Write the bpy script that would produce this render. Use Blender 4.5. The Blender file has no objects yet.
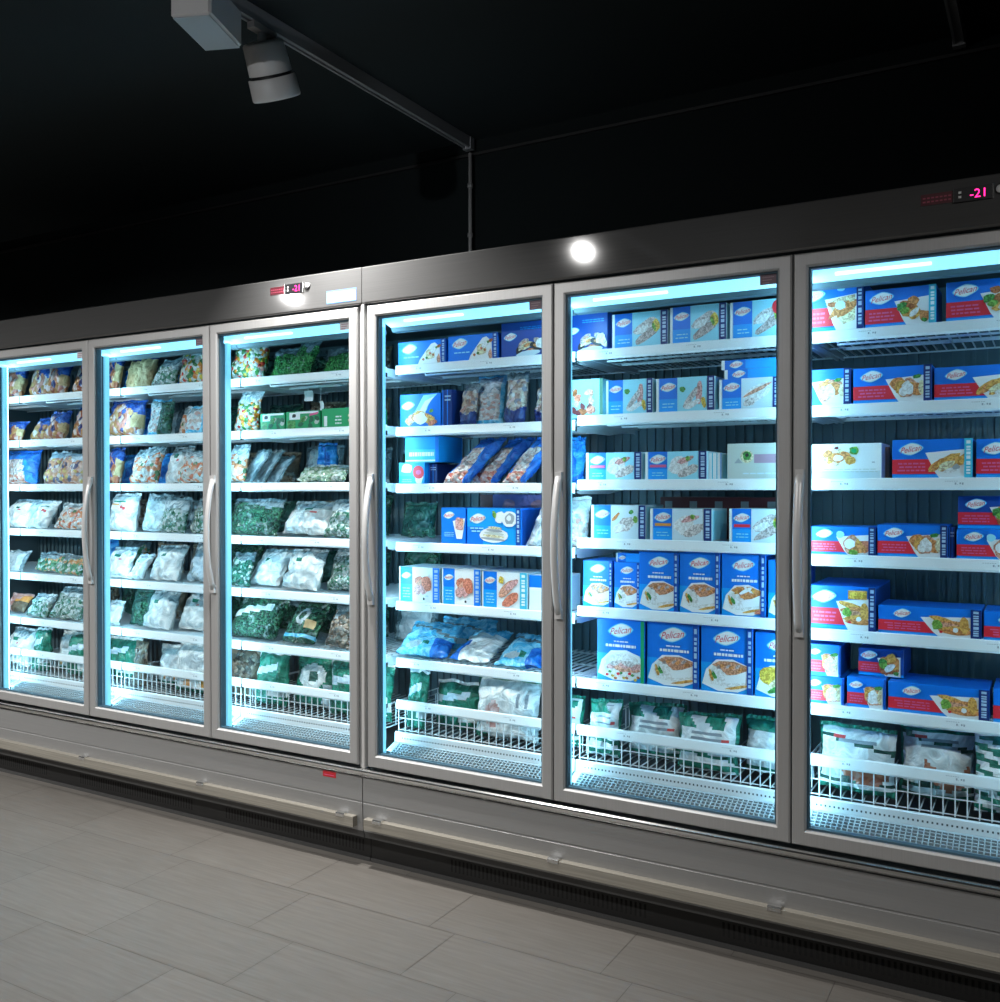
import bpy, math, random
from mathutils import Vector, Matrix, noise

C = bpy.context.scene.collection
PI = math.pi
rnd = random.Random(11)

# ------------------------------------------------------------------ layout (metres)
# the row of freezers runs along x, door fronts in the plane y = 0, shop floor at z = 0
PITCH = 0.78
BAYS = {0: -5.374, 1: -4.594, 2: -3.814, 3: -3.034, 4: -2.212, 5: -1.432, 6: -0.652, 7: 0.128}
DOOR_Z0, DOOR_Z1 = 0.379, 2.102
SEAM_X = -2.233
LEVELS = {0: [1.9, 1.673, 1.447, 1.218, 0.99, 0.76, 0.597], 1: [1.9, 1.673, 1.447, 1.218, 0.99, 0.76, 0.597], 2: [1.9, 1.673, 1.447, 1.218, 0.99, 0.76, 0.597], 3: [1.9, 1.673, 1.447, 1.218, 0.99, 0.76, 0.597], 4: [1.9, 1.661, 1.441, 1.214, 0.984, 0.761, 0.597], 5: [1.901, 1.676, 1.452, 1.25, 1.012, 0.761, 0.596], 6: [1.901, 1.676, 1.452, 1.22, 0.992, 0.761, 0.604], 7: [1.9, 1.673, 1.447, 1.218, 0.99, 0.76, 0.597]}
BASKET_Z = 0.478

# ------------------------------------------------------------------ materials
MATS = {}

def new_mat(name):
    m = bpy.data.materials.new(name)
    m.use_nodes = True
    MATS[name] = m
    return m, m.node_tree.nodes, m.node_tree.links, m.node_tree.nodes['Principled BSDF']

def plain(name, col, rough=0.5, metal=0.0, emit=0.0, ecol=None, spec=0.5, bump=0.0, bscale=20.0):
    m, n, l, b = new_mat(name)
    b.inputs['Base Color'].default_value = (*col, 1)
    b.inputs['Roughness'].default_value = rough
    b.inputs['Metallic'].default_value = metal
    b.inputs['Specular IOR Level'].default_value = spec
    if emit:
        b.inputs['Emission Color'].default_value = (*(ecol or col), 1)
        b.inputs['Emission Strength'].default_value = emit
    if bump:
        tc = n.new('ShaderNodeTexCoord'); nz = n.new('ShaderNodeTexNoise'); bp = n.new('ShaderNodeBump')
        nz.inputs['Scale'].default_value = bscale; nz.inputs['Detail'].default_value = 4
        bp.inputs['Strength'].default_value = bump; bp.inputs['Distance'].default_value = 0.01
        l.new(tc.outputs['Object'], nz.inputs['Vector']); l.new(nz.outputs['Fac'], bp.inputs['Height'])
        l.new(bp.outputs['Normal'], b.inputs['Normal'])
    return m

def brushed(name, col, rough, metal=1.0, along='x', amount=0.12):
    """brushed sheet metal, streaks along one axis"""
    m, n, l, b = new_mat(name)
    b.inputs['Metallic'].default_value = metal
    tc = n.new('ShaderNodeTexCoord'); mp = n.new('ShaderNodeMapping'); nz = n.new('ShaderNodeTexNoise')
    mp.inputs['Scale'].default_value = (1.5, 120, 160) if along == 'x' else (160, 120, 1.5)
    nz.inputs['Scale'].default_value = 2.0; nz.inputs['Detail'].default_value = 3
    l.new(tc.outputs['Object'], mp.inputs['Vector']); l.new(mp.outputs['Vector'], nz.inputs['Vector'])
    cr = n.new('ShaderNodeValToRGB')
    cr.color_ramp.elements[0].position = 0.3; cr.color_ramp.elements[1].position = 0.7
    cr.color_ramp.elements[0].color = (*[c * (1 - amount) for c in col], 1)
    cr.color_ramp.elements[1].color = (*[min(1, c * (1 + amount)) for c in col], 1)
    l.new(nz.outputs['Fac'], cr.inputs['Fac']); l.new(cr.outputs['Color'], b.inputs['Base Color'])
    mr = n.new('ShaderNodeMapRange')
    mr.inputs['To Min'].default_value = rough * 0.85; mr.inputs['To Max'].default_value = rough * 1.15
    l.new(nz.outputs['Fac'], mr.inputs['Value']); l.new(mr.outputs['Result'], b.inputs['Roughness'])
    return m

def bits(name, cols, scale=55.0, rough=0.4, lump=0.5, stretch=(1, 1, 1)):
    rough *= 0.6; lump = min(1.0, lump * 1.5); scale *= 1.25
    """loose pieces of food seen through film: one flat colour per cell"""
    m, n, l, b = new_mat(name)
    tc = n.new('ShaderNodeTexCoord'); mp = n.new('ShaderNodeMapping'); vo = n.new('ShaderNodeTexVoronoi')
    mp.inputs['Scale'].default_value = stretch
    vo.inputs['Scale'].default_value = scale
    l.new(tc.outputs['Object'], mp.inputs['Vector']); l.new(mp.outputs['Vector'], vo.inputs['Vector'])
    cr = n.new('ShaderNodeValToRGB'); cr.color_ramp.interpolation = 'CONSTANT'
    els = cr.color_ramp.elements
    while len(els) < len(cols):
        els.new(0.5)
    for i, c in enumerate(cols):
        els[i].position = i / len(cols); els[i].color = (*[q * 0.8 for q in c], 1)
    sep = n.new('ShaderNodeSeparateColor')
    l.new(vo.outputs['Color'], sep.inputs['Color']); l.new(sep.outputs['Red'], cr.inputs['Fac'])
    # whitish patches: glints on the film painted into the colour
    nz = n.new('ShaderNodeTexNoise'); nz.inputs['Scale'].default_value = 16; nz.inputs['Detail'].default_value = 4; nz.inputs['Distortion'].default_value = 1.5
    mr = n.new('ShaderNodeMapRange'); mr.inputs['From Min'].default_value = 0.55; mr.inputs['From Max'].default_value = 0.72; mr.inputs['To Max'].default_value = 0.5
    mx = n.new('ShaderNodeMix'); mx.data_type = 'RGBA'; mx.inputs['B'].default_value = (0.62, 0.68, 0.70, 1)
    l.new(tc.outputs['Object'], nz.inputs['Vector']); l.new(nz.outputs['Fac'], mr.inputs['Value']); l.new(mr.outputs['Result'], mx.inputs['Factor'])
    l.new(cr.outputs['Color'], mx.inputs['A']); l.new(mx.outputs['Result'], b.inputs['Base Color'])
    bp = n.new('ShaderNodeBump'); bp.invert = True
    bp.inputs['Strength'].default_value = lump; bp.inputs['Distance'].default_value = 0.012
    l.new(vo.outputs['Distance'], bp.inputs['Height']); l.new(bp.outputs['Normal'], b.inputs['Normal'])
    b.inputs['Roughness'].default_value = rough
    return m

def film(name, col, rough=0.3, wr=0.9, sc=22.0, col2=None):
    """crumpled plastic film"""
    m, n, l, b = new_mat(name)
    tc = n.new('ShaderNodeTexCoord'); nz = n.new('ShaderNodeTexNoise'); bp = n.new('ShaderNodeBump')
    nz.inputs['Scale'].default_value = sc; nz.inputs['Detail'].default_value = 5; nz.inputs['Distortion'].default_value = 1.2
    l.new(tc.outputs['Object'], nz.inputs['Vector'])
    bp.inputs['Strength'].default_value = wr; bp.inputs['Distance'].default_value = 0.02
    l.new(nz.outputs['Fac'], bp.inputs['Height']); l.new(bp.outputs['Normal'], b.inputs['Normal'])
    if col2:
        cr = n.new('ShaderNodeValToRGB')
        cr.color_ramp.elements[0].position = 0.42; cr.color_ramp.elements[0].color = (*col, 1)
        cr.color_ramp.elements[1].position = 0.6; cr.color_ramp.elements[1].color = (*col2, 1)
        l.new(nz.outputs['Fac'], cr.inputs['Fac']); l.new(cr.outputs['Color'], b.inputs['Base Color'])
    else:
        b.inputs['Base Color'].default_value = (*col, 1)
    b.inputs['Roughness'].default_value = rough
    return m

# shop fittings
brushed('door_metal', (0.46, 0.46, 0.46), 0.45, 0.5, 'z', 0.05)
brushed('panel_metal', (0.33, 0.33, 0.33), 0.5, 0.5, 'x', 0.05)
brushed('header_metal', (0.135, 0.135, 0.135), 0.06, 0.35, 'x', 0.06)
brushed('bumper_metal', (0.30, 0.28, 0.24), 0.6, 0.3, 'x', 0.18)
plain('chrome', (0.75, 0.75, 0.74), 0.18, 1.0)
plain('handle_metal', (0.62, 0.62, 0.62), 0.38, 0.25)
plain('seam_metal', (0.70, 0.70, 0.69), 0.35, 0.4)
plain('gasket', (0.045, 0.10, 0.14), 0.5)
plain('base_grey', (0.05, 0.05, 0.05), 0.5)
plain('kick_black', (0.006, 0.006, 0.006), 0.5)
plain('slot_black', (0.001, 0.001, 0.001), 0.9)
plain('liner', (0.10, 0.155, 0.18), 0.55)
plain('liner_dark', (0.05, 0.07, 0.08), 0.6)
plain('grille_grey', (0.42, 0.47, 0.50), 0.4)
plain('shelf_white', (0.78, 0.80, 0.82), 0.35)
plain('rail_white', (0.86, 0.88, 0.89), 0.35)
plain('rail_mark', (0.36, 0.40, 0.43), 0.6)
plain('tag_green', (0.02, 0.35, 0.12), 0.5)
plain('clip_black', (0.01, 0.012, 0.015), 0.5)
plain('led_glow', (0.5, 0.8, 0.9), 0.5, 0, 23.0, (0.37, 0.775, 1.0))
plain('led_side', (0.3, 0.6, 0.7), 0.5, 0, 0.75, (0.22, 0.70, 0.95))
plain('led_bar', (0.7, 0.9, 1.0), 0.5, 0, 0.95, (0.28, 0.74, 1.0))
plain('led_tube', (0.9, 0.95, 1.0), 0.5, 0, 2.2, (0.62, 0.90, 1.0))
plain('sticker_white', (0.75, 0.77, 0.8), 0.5)
plain('sticker_blue', (0.10, 0.25, 0.6), 0.5)
plain('sticker_red', (0.55, 0.02, 0.03), 0.5)
plain('sticker_mauve', (0.20, 0.13, 0.16), 0.5)
plain('sticker_mark', (0.35, 0.25, 0.28), 0.5)
plain('label_maroon', (0.09, 0.010, 0.018), 0.5)
plain('label_pink', (0.35, 0.06, 0.10), 0.5)
plain('digit_red', (0.8, 0.02, 0.2), 0.5, 0, 3.0, (1.0, 0.02, 0.25))
plain('button_white', (0.8, 0.8, 0.8), 0.4)
plain('track_grey', (0.30, 0.31, 0.33), 0.45)
plain('track_slot', (0.004, 0.004, 0.004), 0.6)
plain('lamp_grey', (0.62, 0.61, 0.60), 0.45)
plain('lamp_face', (0.42, 0.47, 0.50), 0.35)
plain('lamp_band', (0.01, 0.01, 0.012), 0.5)
plain('wall_black', (0.012, 0.016, 0.017), 0.9, spec=0.1)
plain('ceiling_black', (0.026, 0.034, 0.037), 0.9, spec=0.1)
plain('trim_black', (0.02, 0.02, 0.02), 0.6)
plain('track_dark', (0.36, 0.36, 0.36), 0.5)

def floor_material():
    m, n, l, b = new_mat('floor_tile')
    tc = n.new('ShaderNodeTexCoord'); mp = n.new('ShaderNodeMapping'); nz = n.new('ShaderNodeTexNoise')
    mp.inputs['Scale'].default_value = (1.6, 26, 1)
    nz.inputs['Scale'].default_value = 3.0; nz.inputs['Detail'].default_value = 6; nz.inputs['Roughness'].default_value = 0.65
    l.new(tc.outputs['Object'], mp.inputs['Vector']); l.new(mp.outputs['Vector'], nz.inputs['Vector'])
    cr = n.new('ShaderNodeValToRGB')
    cr.color_ramp.elements[0].position = 0.28; cr.color_ramp.elements[0].color = (0.120, 0.110, 0.098, 1)
    cr.color_ramp.elements[1].position = 0.75; cr.color_ramp.elements[1].color = (0.168, 0.157, 0.143, 1)
    l.new(nz.outputs['Fac'], cr.inputs['Fac'])
    at = n.new('ShaderNodeAttribute'); at.attribute_name = 'tone'
    hs = n.new('ShaderNodeHueSaturation')
    l.new(cr.outputs['Color'], hs.inputs['Color']); l.new(at.outputs['Fac'], hs.inputs['Value'])
    l.new(hs.outputs['Color'], b.inputs['Base Color'])
    b.inputs['Roughness'].default_value = 0.42
    b.inputs['Specular IOR Level'].default_value = 0.35
floor_material()
plain('grout', (0.115, 0.105, 0.095), 0.8)

def glass_material():
    m, n, l, b = new_mat('door_glass')
    n.remove(b)
    out = n['Material Output']
    tr = n.new('ShaderNodeBsdfTransparent'); gl = n.new('ShaderNodeBsdfGlossy'); mx = n.new('ShaderNodeMixShader')
    lw = n.new('ShaderNodeLayerWeight'); pw = n.new('ShaderNodeMath'); ml = n.new('ShaderNodeMath'); ad = n.new('ShaderNodeMath')
    lw.inputs['Blend'].default_value = 0.5
    pw.operation = 'POWER'; pw.inputs[1].default_value = 4
    ml.operation = 'MULTIPLY'; ml.inputs[1].default_value = 0.5
    ad.operation = 'ADD'; ad.inputs[1].default_value = 0.02
    l.new(lw.outputs['Facing'], pw.inputs[0]); l.new(pw.outputs[0], ml.inputs[0]); l.new(ml.outputs[0], ad.inputs[0])
    tr.inputs['Color'].default_value = (0.94, 0.98, 0.99, 1)
    gl.inputs['Roughness'].default_value = 0.02
    l.new(ad.outputs[0], mx.inputs['Fac']); l.new(tr.outputs[0], mx.inputs[1]); l.new(gl.outputs[0], mx.inputs[2])
    l.new(mx.outputs[0], out.inputs['Surface'])
glass_material()

# printed card
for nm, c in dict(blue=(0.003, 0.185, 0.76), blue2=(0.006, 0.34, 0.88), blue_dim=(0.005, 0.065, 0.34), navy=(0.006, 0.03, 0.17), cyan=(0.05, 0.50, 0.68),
                  cyan_light=(0.32, 0.72, 0.85), white=(0.85, 0.86, 0.86), pale=(0.62, 0.74, 0.80), red=(0.76, 0.025, 0.045),
                  pink=(0.75, 0.12, 0.28), orange=(0.75, 0.30, 0.05), logo_red=(0.68, 0.03, 0.09), brown=(0.46, 0.13, 0.035),
                  tan=(0.74, 0.27, 0.08), gold=(0.88, 0.38, 0.08), cream=(0.86, 0.66, 0.42), creamcard=(0.56, 0.60, 0.55),
                  green=(0.06, 0.28, 0.05), green2=(0.20, 0.42, 0.06), fish=(0.62, 0.55, 0.53), fish2=(0.50, 0.40, 0.38),
                  fishwhite=(0.80, 0.77, 0.74), salmon=(0.80, 0.22, 0.13), salmon2=(0.72, 0.33, 0.22), crumb=(0.66, 0.29, 0.16), black=(0.02, 0.02, 0.025),
                  grey=(0.36, 0.38, 0.40), yellow=(0.85, 0.50, 0.06), maroon=(0.16, 0.03, 0.035), mauve=(0.42, 0.26, 0.34),
                  boxgreen=(0.01, 0.36, 0.13), darkgreen=(0.01, 0.13, 0.06), cardbrown=(0.32, 0.20, 0.12), pinkice=(0.75, 0.36, 0.34),
                  mauveblue=(0.20, 0.22, 0.55), strokes=(0.42, 0.55, 0.72)).items():
    if nm in ('brown', 'crumb', 'tan', 'gold', 'cream', 'fish', 'fish2', 'fishwhite', 'salmon', 'salmon2', 'pinkice', 'green', 'green2', 'yellow'):
        film('card_' + nm, tuple(q * (0.82 if nm == 'fishwhite' else 0.55) for q in c), 0.38, 0.0, 110, tuple(min(0.9, q * 1.25 + 0.03) for q in c))
    else:
        plain('card_' + nm, c, 0.38)

# bag contents and film
G_ = [(0.03, 0.20, 0.05), (0.06, 0.34, 0.09), (0.02, 0.12, 0.035), (0.10, 0.42, 0.12), (0.04, 0.26, 0.06)]
bits('peas', G_, 110, 0.22, 0.9)
bits('mixveg', [(0.70, 0.66, 0.55), (0.75, 0.22, 0.03), (0.05, 0.26, 0.06), (0.7, 0.72, 0.7), (0.65, 0.05, 0.03), (0.72, 0.50, 0.06), (0.08, 0.2, 0.07), (0.6, 0.62, 0.6)], 52, 0.35)
bits('orangewhite', [(0.62, 0.62, 0.60), (0.75, 0.30, 0.15), (0.78, 0.77, 0.74), (0.10, 0.22, 0.10), (0.80, 0.66, 0.55), (0.8, 0.8, 0.8), (0.70, 0.18, 0.08)], 45, 0.35)
bits('croquettes', [(0.55, 0.22, 0.10), (0.74, 0.52, 0.46), (0.44, 0.13, 0.07), (0.62, 0.36, 0.16), (0.80, 0.62, 0.58), (0.05, 0.05, 0.18), (0.66, 0.24, 0.18), (0.58, 0.28, 0.10)], 38, 0.4, 0.7, (1, 1, 0.6))
bits('shellfish', [(0.66, 0.54, 0.46), (0.42, 0.30, 0.24), (0.74, 0.68, 0.66), (0.55, 0.36, 0.30), (0.30, 0.30, 0.36), (0.72, 0.60, 0.48)], 60, 0.3)
bits('clearfish', [(0.78, 0.80, 0.82), (0.68, 0.55, 0.50), (0.80, 0.82, 0.84), (0.50, 0.60, 0.66), (0.70, 0.44, 0.40), (0.80, 0.8, 0.8)], 55, 0.2)
bits('shrimp', [(0.80, 0.76, 0.74), (0.72, 0.56, 0.52), (0.84, 0.82, 0.80), (0.66, 0.45, 0.40), (0.40, 0.36, 0.36)], 65, 0.3)
bits('shrimp_red', [(0.74, 0.34, 0.24), (0.78, 0.52, 0.44), (0.62, 0.16, 0.12), (0.8, 0.66, 0.6)], 55, 0.3)
bits('shrimp_print', [(0.62, 0.26, 0.14), (0.74, 0.55, 0.45), (0.40, 0.14, 0.08), (0.72, 0.7, 0.68), (0.5, 0.2, 0.1)], 70, 0.35, 0.1)
bits('leafy', [(0.015, 0.075, 0.045), (0.03, 0.13, 0.07), (0.012, 0.05, 0.03), (0.05, 0.18, 0.10)], 70, 0.3, 0.9)
bits('broccoli', [(0.02, 0.14, 0.09), (0.50, 0.62, 0.58), (0.03, 0.18, 0.11), (0.02, 0.08, 0.06), (0.05, 0.22, 0.14)], 70, 0.3, 0.9)
bits('leek', [(0.60, 0.68, 0.66), (0.10, 0.28, 0.18), (0.68, 0.74, 0.73), (0.34, 0.48, 0.42), (0.05, 0.18, 0.11), (0.22, 0.32, 0.28)], 62, 0.25, 0.8)
bits('sprouts', [(0.20, 0.30, 0.20), (0.12, 0.22, 0.13), (0.48, 0.52, 0.46), (0.30, 0.38, 0.30)], 60, 0.4)
bits('mushroom', [(0.14, 0.09, 0.06), (0.24, 0.17, 0.12), (0.08, 0.06, 0.05), (0.40, 0.32, 0.25), (0.12, 0.12, 0.10)], 48, 0.45)
bits('vegmix', [(0.05, 0.24, 0.12), (0.62, 0.30, 0.12), (0.40, 0.52, 0.44), (0.04, 0.18, 0.09), (0.60, 0.62, 0.58), (0.10, 0.30, 0.14)], 50, 0.4)
bits('tanmix', [(0.64, 0.34, 0.20), (0.74, 0.52, 0.44), (0.44, 0.18, 0.10), (0.74, 0.70, 0.70), (0.62, 0.46, 0.14), (0.52, 0.30, 0.24), (0.12, 0.12, 0.22)], 40, 0.4)
bits('sausages', [(0.46, 0.17, 0.10), (0.55, 0.24, 0.15), (0.38, 0.12, 0.07)], 22, 0.35, 0.3, (1, 1, 2.2))
film('f_white', (0.52, 0.58, 0.60), 0.2, 1.0, 17, (0.88, 0.89, 0.88))
film('f_clear', (0.20, 0.28, 0.31), 0.12, 1.0, 24, (0.66, 0.74, 0.78))
film('f_clear_dark', (0.10, 0.15, 0.17), 0.15, 1.0, 26, (0.26, 0.33, 0.36))
film('f_blue', (0.006, 0.10, 0.48), 0.22, 0.9, 24, (0.02, 0.20, 0.66))
film('f_deepblue', (0.008, 0.04, 0.22), 0.2, 0.9, 24, (0.02, 0.10, 0.40))
film('f_brightblue', (0.01, 0.20, 0.72), 0.2, 0.9, 24, (0.05, 0.42, 0.90))
film('f_lightblue', (0.06, 0.40, 0.66), 0.2, 0.9, 24, (0.30, 0.66, 0.84))
film('f_paleblue', (0.40, 0.55, 0.66), 0.22, 0.9, 20, (0.62, 0.74, 0.82))
film('f_navy', (0.008, 0.018, 0.12), 0.25, 0.8, 24, (0.02, 0.05, 0.22))
film('f_green', (0.005, 0.13, 0.085), 0.24, 0.9, 24, (0.02, 0.26, 0.17))
film('f_dkgreen', (0.008, 0.055, 0.045), 0.24, 0.9, 24, (0.03, 0.12, 0.09))
film('f_grey', (0.34, 0.40, 0.43), 0.3, 0.9, 24, (0.52, 0.57, 0.60))
film('f_tan', (0.42, 0.29, 0.14), 0.55, 0.9, 18, (0.55, 0.40, 0.21))
film('f_brown', (0.10, 0.075, 0.05), 0.4, 0.9, 20, (0.20, 0.16, 0.11))
film('f_pink', (0.45, 0.24, 0.22), 0.3, 0.9, 20, (0.66, 0.50, 0.50))
film('f_red', (0.55, 0.04, 0.04), 0.3, 0.6)
film('f_orange', (0.66, 0.28, 0.06), 0.3, 0.6)
film('f_black', (0.02, 0.022, 0.025), 0.4, 0.6)
film('f_print', (0.22, 0.26, 0.30), 0.4, 0.6)

# ------------------------------------------------------------------ mesh collecting
class MB:
    def __init__(self):
        self.v, self.f, self.m, self.mats, self.smooth = [], [], [], [], []

    def mi(self, name):
        if name not in self.mats:
            self.mats.append(name)
        return self.mats.index(name)

    def add(self, vs, fs, mat, smooth=False):
        o = len(self.v); self.v.extend(vs); k = self.mi(mat)
        for f in fs:
            self.f.append(tuple(o + i for i in f)); self.m.append(k); self.smooth.append(smooth)

    def box(self, x0, x1, y0, y1, z0, z1, mat):
        vs = [(x, y, z) for z in (z0, z1) for y in (y0, y1) for x in (x0, x1)]
        self.add(vs, [(0, 2, 3, 1), (4, 5, 7, 6), (0, 1, 5, 4), (2, 6, 7, 3), (0, 4, 6, 2), (1, 3, 7, 5)], mat)

    def bevel_box(self, x0, x1, y0, y1, z0, z1, r, mat):
        """box whose long front and vertical edges are cut back by r"""
        xs = [(x0 + r, y0), (x1 - r, y0), (x1, y0 + r), (x1, y1 - r), (x1 - r, y1), (x0 + r, y1), (x0, y1 - r), (x0, y0 + r)]
        q = r * 0.7
        ins = [(min(max(x, x0 + r), x1 - r) , min(max(y, y0 + r), y1 - r)) for x, y in xs]
        rings = [(ins, z0), (xs, z0 + q), (xs, z1 - q), (ins, z1)]
        vs = [(x, y, z) for ring, z in rings for x, y in ring]
        fs = []
        for k in range(3):
            for i in range(8):
                j = (i + 1) % 8
                fs.append((k * 8 + i, k * 8 + j, k * 8 + 8 + j, k * 8 + 8 + i))
        fs.append(tuple(range(7, -1, -1))); fs.append(tuple(range(24, 32)))
        self.add(vs, fs, mat)

    def prism_x(self, prof, x0, x1, mat):
        """profile of (y, z) points swept along x"""
        n = len(prof)
        vs = [(x0, y, z) for y, z in prof] + [(x1, y, z) for y, z in prof]
        fs = [(i, (i + 1) % n, n + (i + 1) % n, n + i) for i in range(n)]
        fs += [tuple(range(n - 1, -1, -1)), tuple(range(n, 2 * n))]
        self.add(vs, fs, mat)

    def poly(self, pts, mat):
        self.add(list(pts), [tuple(range(len(pts)))], mat)

    def tube(self, path, r, mat, n=8, caps=True, flat=1.0):
        path = [Vector(p) for p in path]
        vs, fs = [], []
        ref = Vector((1, 0, 0))
        for i, p in enumerate(path):
            d = (path[min(i + 1, len(path) - 1)] - path[max(i - 1, 0)]).normalized()
            a = ref - d * ref.dot(d)
            if a.length < 1e-4:
                a = Vector((0, 1, 0)) - d * d.y
            a.normalize(); b = d.cross(a)
            rr = r[i] if isinstance(r, (list, tuple)) else r
            for k in range(n):
                t = 2 * PI * k / n
                vs.append(tuple(p + a * math.cos(t) * rr + b * math.sin(t) * rr * flat))
        for i in range(len(path) - 1):
            for k in range(n):
                j = (k + 1) % n
                fs.append((i * n + k, i * n + j, (i + 1) * n + j, (i + 1) * n + k))
        if caps:
            fs.append(tuple(range(n - 1, -1, -1))); fs.append(tuple(range((len(path) - 1) * n, len(path) * n)))
        self.add(vs, fs, mat, True)

    def lathe(self, prof, mat, n=32, M=None, smooth=True):
        """(r, z) profile turned round the z axis, then moved by the matrix M"""
        vs, fs = [], []
        for r, z in prof:
            for k in range(n):
                t = 2 * PI * k / n
                p = Vector((r * math.cos(t), r * math.sin(t), z))
                vs.append(tuple(M @ p if M else p))
        for i in range(len(prof) - 1):
            for k in range(n):
                j = (k + 1) % n
                fs.append((i * n + k, i * n + j, (i + 1) * n + j, (i + 1) * n + k))
        self.add(vs, fs, mat, smooth)

    def mesh(self, name):
        me = bpy.data.meshes.new(name)
        me.from_pydata(self.v, [], self.f)
        for nm in self.mats:
            me.materials.append(MATS[nm])
        me.polygons.foreach_set('material_index', self.m)
        me.polygons.foreach_set('use_smooth', self.smooth)
        me.update()
        return me

def obj(name, me, parent=None, loc=(0, 0, 0)):
    if isinstance(me, MB):
        me = me.mesh(name)
    o = bpy.data.objects.new(name, me)
    C.objects.link(o); o.location = loc
    if parent:
        o.parent = parent
    return o

def tag(o, label, cat, group=None):
    o['label'] = label; o['category'] = cat
    if group:
        o['group'] = group
    return o

def thing(name, label, cat, loc=(0, 0, 0), group=None):
    o = bpy.data.objects.new(name, None); C.objects.link(o); o.location = loc
    o.empty_display_size = 0.05
    return tag(o, label, cat, group)

def structure(name, mb):
    o = obj(name, mb); o['kind'] = 'structure'
    return o

# ------------------------------------------------------------------ lettering
def letters(text, shear=0.0):
    """outline of a word as flat polygons, width 1, centred"""
    cu = bpy.data.curves.new('word', 'FONT'); cu.body = text; cu.resolution_u = 2; cu.shear = shear
    o = bpy.data.objects.new('word', cu); C.objects.link(o)
    dg = bpy.context.evaluated_depsgraph_get(); dg.update()
    me = bpy.data.meshes.new_from_object(o.evaluated_get(dg))
    vs = [(v.co.x, v.co.y) for v in me.vertices]; fs = [tuple(p.vertices) for p in me.polygons]
    bpy.data.objects.remove(o); bpy.data.curves.remove(cu); bpy.data.meshes.remove(me)
    x0, x1 = min(v[0] for v in vs), max(v[0] for v in vs); y0, y1 = min(v[1] for v in vs), max(v[1] for v in vs)
    w = x1 - x0
    return [((x - (x0 + x1) / 2) / w, (y - (y0 + y1) / 2) / w) for x, y in vs], fs
LOGO = letters('Pelican', 0.35)
DIGITS = letters('-21')

# ------------------------------------------------------------------ room shell
def build_room():
    mb = MB()
    x0, x1, y0, y1 = -10.0, 3.0, -6.0, 1.0
    mb.box(x0, x1, y0, y1, -0.10, -0.0015, 'grout')
    tw, th, gap = 0.605, 0.2985, 0.0011
    tones = []
    nfix = len(mb.f)
    fixed = {0: -0.226, 1: -0.527, 2: -0.425, 3: -0.229}     # where the joints fall in the rows next to the freezers
    r = 0
    y_edge = 0.309
    row = 0
    while y_edge > y0:
        ya, yb = max(y0, y_edge - th), y_edge
        off = fixed.get(row, rnd.uniform(-0.6, 0.0))
        x = off - tw * math.ceil((off - x0) / tw)
        while x < x1:
            xa, xb = max(x, x0) + gap, min(x + tw, x1) - gap
            if xb > xa:
                mb.poly([(xa, ya + gap, 0), (xb, ya + gap, 0), (xb, yb - gap, 0), (xa, yb - gap, 0)], 'floor_tile')
                tones.append(rnd.uniform(0.95, 1.04))
            x += tw
        y_edge -= th; row += 1
    me = mb.mesh('floor')
    at = me.attributes.new('tone', 'FLOAT', 'FACE')
    vals = [1.0] * nfix + tones
    at.data.foreach_set('value', vals)
    f = obj('floor', me); f['kind'] = 'structure'
    for nm, b in dict(wall_back=(x0, x1, 1.0, 1.1, 0, 3.06), wall_front=(x0, x1, y0 - 0.1, y0, 0, 3.06),
                      wall_left=(x0 - 0.1, x0, y0, 1.0, 0, 3.06), wall_right=(x1, x1 + 0.1, y0, 1.0, 0, 3.06)).items():
        m = MB(); m.box(*b, 'wall_black'); structure(nm, m)
    m = MB(); m.box(x0, x1, y0, 1.1, 3.06, 3.16, 'ceiling_black'); structure('ceiling', m)
    m = MB(); m.box(x0 + 0.01, x1 - 0.01, 0.985, 0.998, 2.985, 2.997, 'trim_black'); structure('trim_1', m)
build_room()

# ------------------------------------------------------------------ freezer parts (shared meshes)
def shelf_mesh(w):
    """wire shelf: origin at its front end nearest -x, top of rail at z = 0"""
    mb = MB()
    x0, x1 = 0.006, w - 0.006
    for x in (x0 + 0.004, x1 - 0.004):
        mb.box(x - 0.003, x + 0.003, 0.012, 0.56, -0.022, -0.0045, 'shelf_white')
    for xa in (x0, x1 - 0.002):
        pl = [(0.012, -0.034), (0.012, -0.0048), (0.56, -0.0048), (0.56, -0.012), (0.30, -0.040), (0.05, -0.040)]
        mb.prism_x(pl, xa, xa + 0.002, 'shelf_white')
    for y in (0.10, 0.30, 0.54):
        mb.box(x0 + 0.007, x1 - 0.007, y - 0.003, y + 0.003, -0.016, -0.011, 'shelf_white')
    n = 26
    for i in range(n):
        x = x0 + 0.02 + (x1 - x0 - 0.04) * i / (n - 1)
        mb.box(x - 0.0018, x + 0.0018, 0.012, 0.56, -0.0095, -0.0045, 'shelf_white')
    # bracket loop hung under the wires
    for z, ya in ((-0.030, 0.10), (-0.030, 0.22)):
        mb.box(x0 + 0.07, x1 - 0.07, ya - 0.003, ya + 0.003, z - 0.003, z + 0.003, 'shelf_white')
    for x in (x0 + 0.07, (x0 + x1) / 2, x1 - 0.07):
        mb.box(x - 0.003, x + 0.003, 0.10, 0.22, -0.033, -0.027, 'shelf_white')
        mb.box(x - 0.0028, x + 0.0028, 0.097, 0.103, -0.028, -0.017, 'shelf_white')
    return mb.mesh('shelf')

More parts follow.
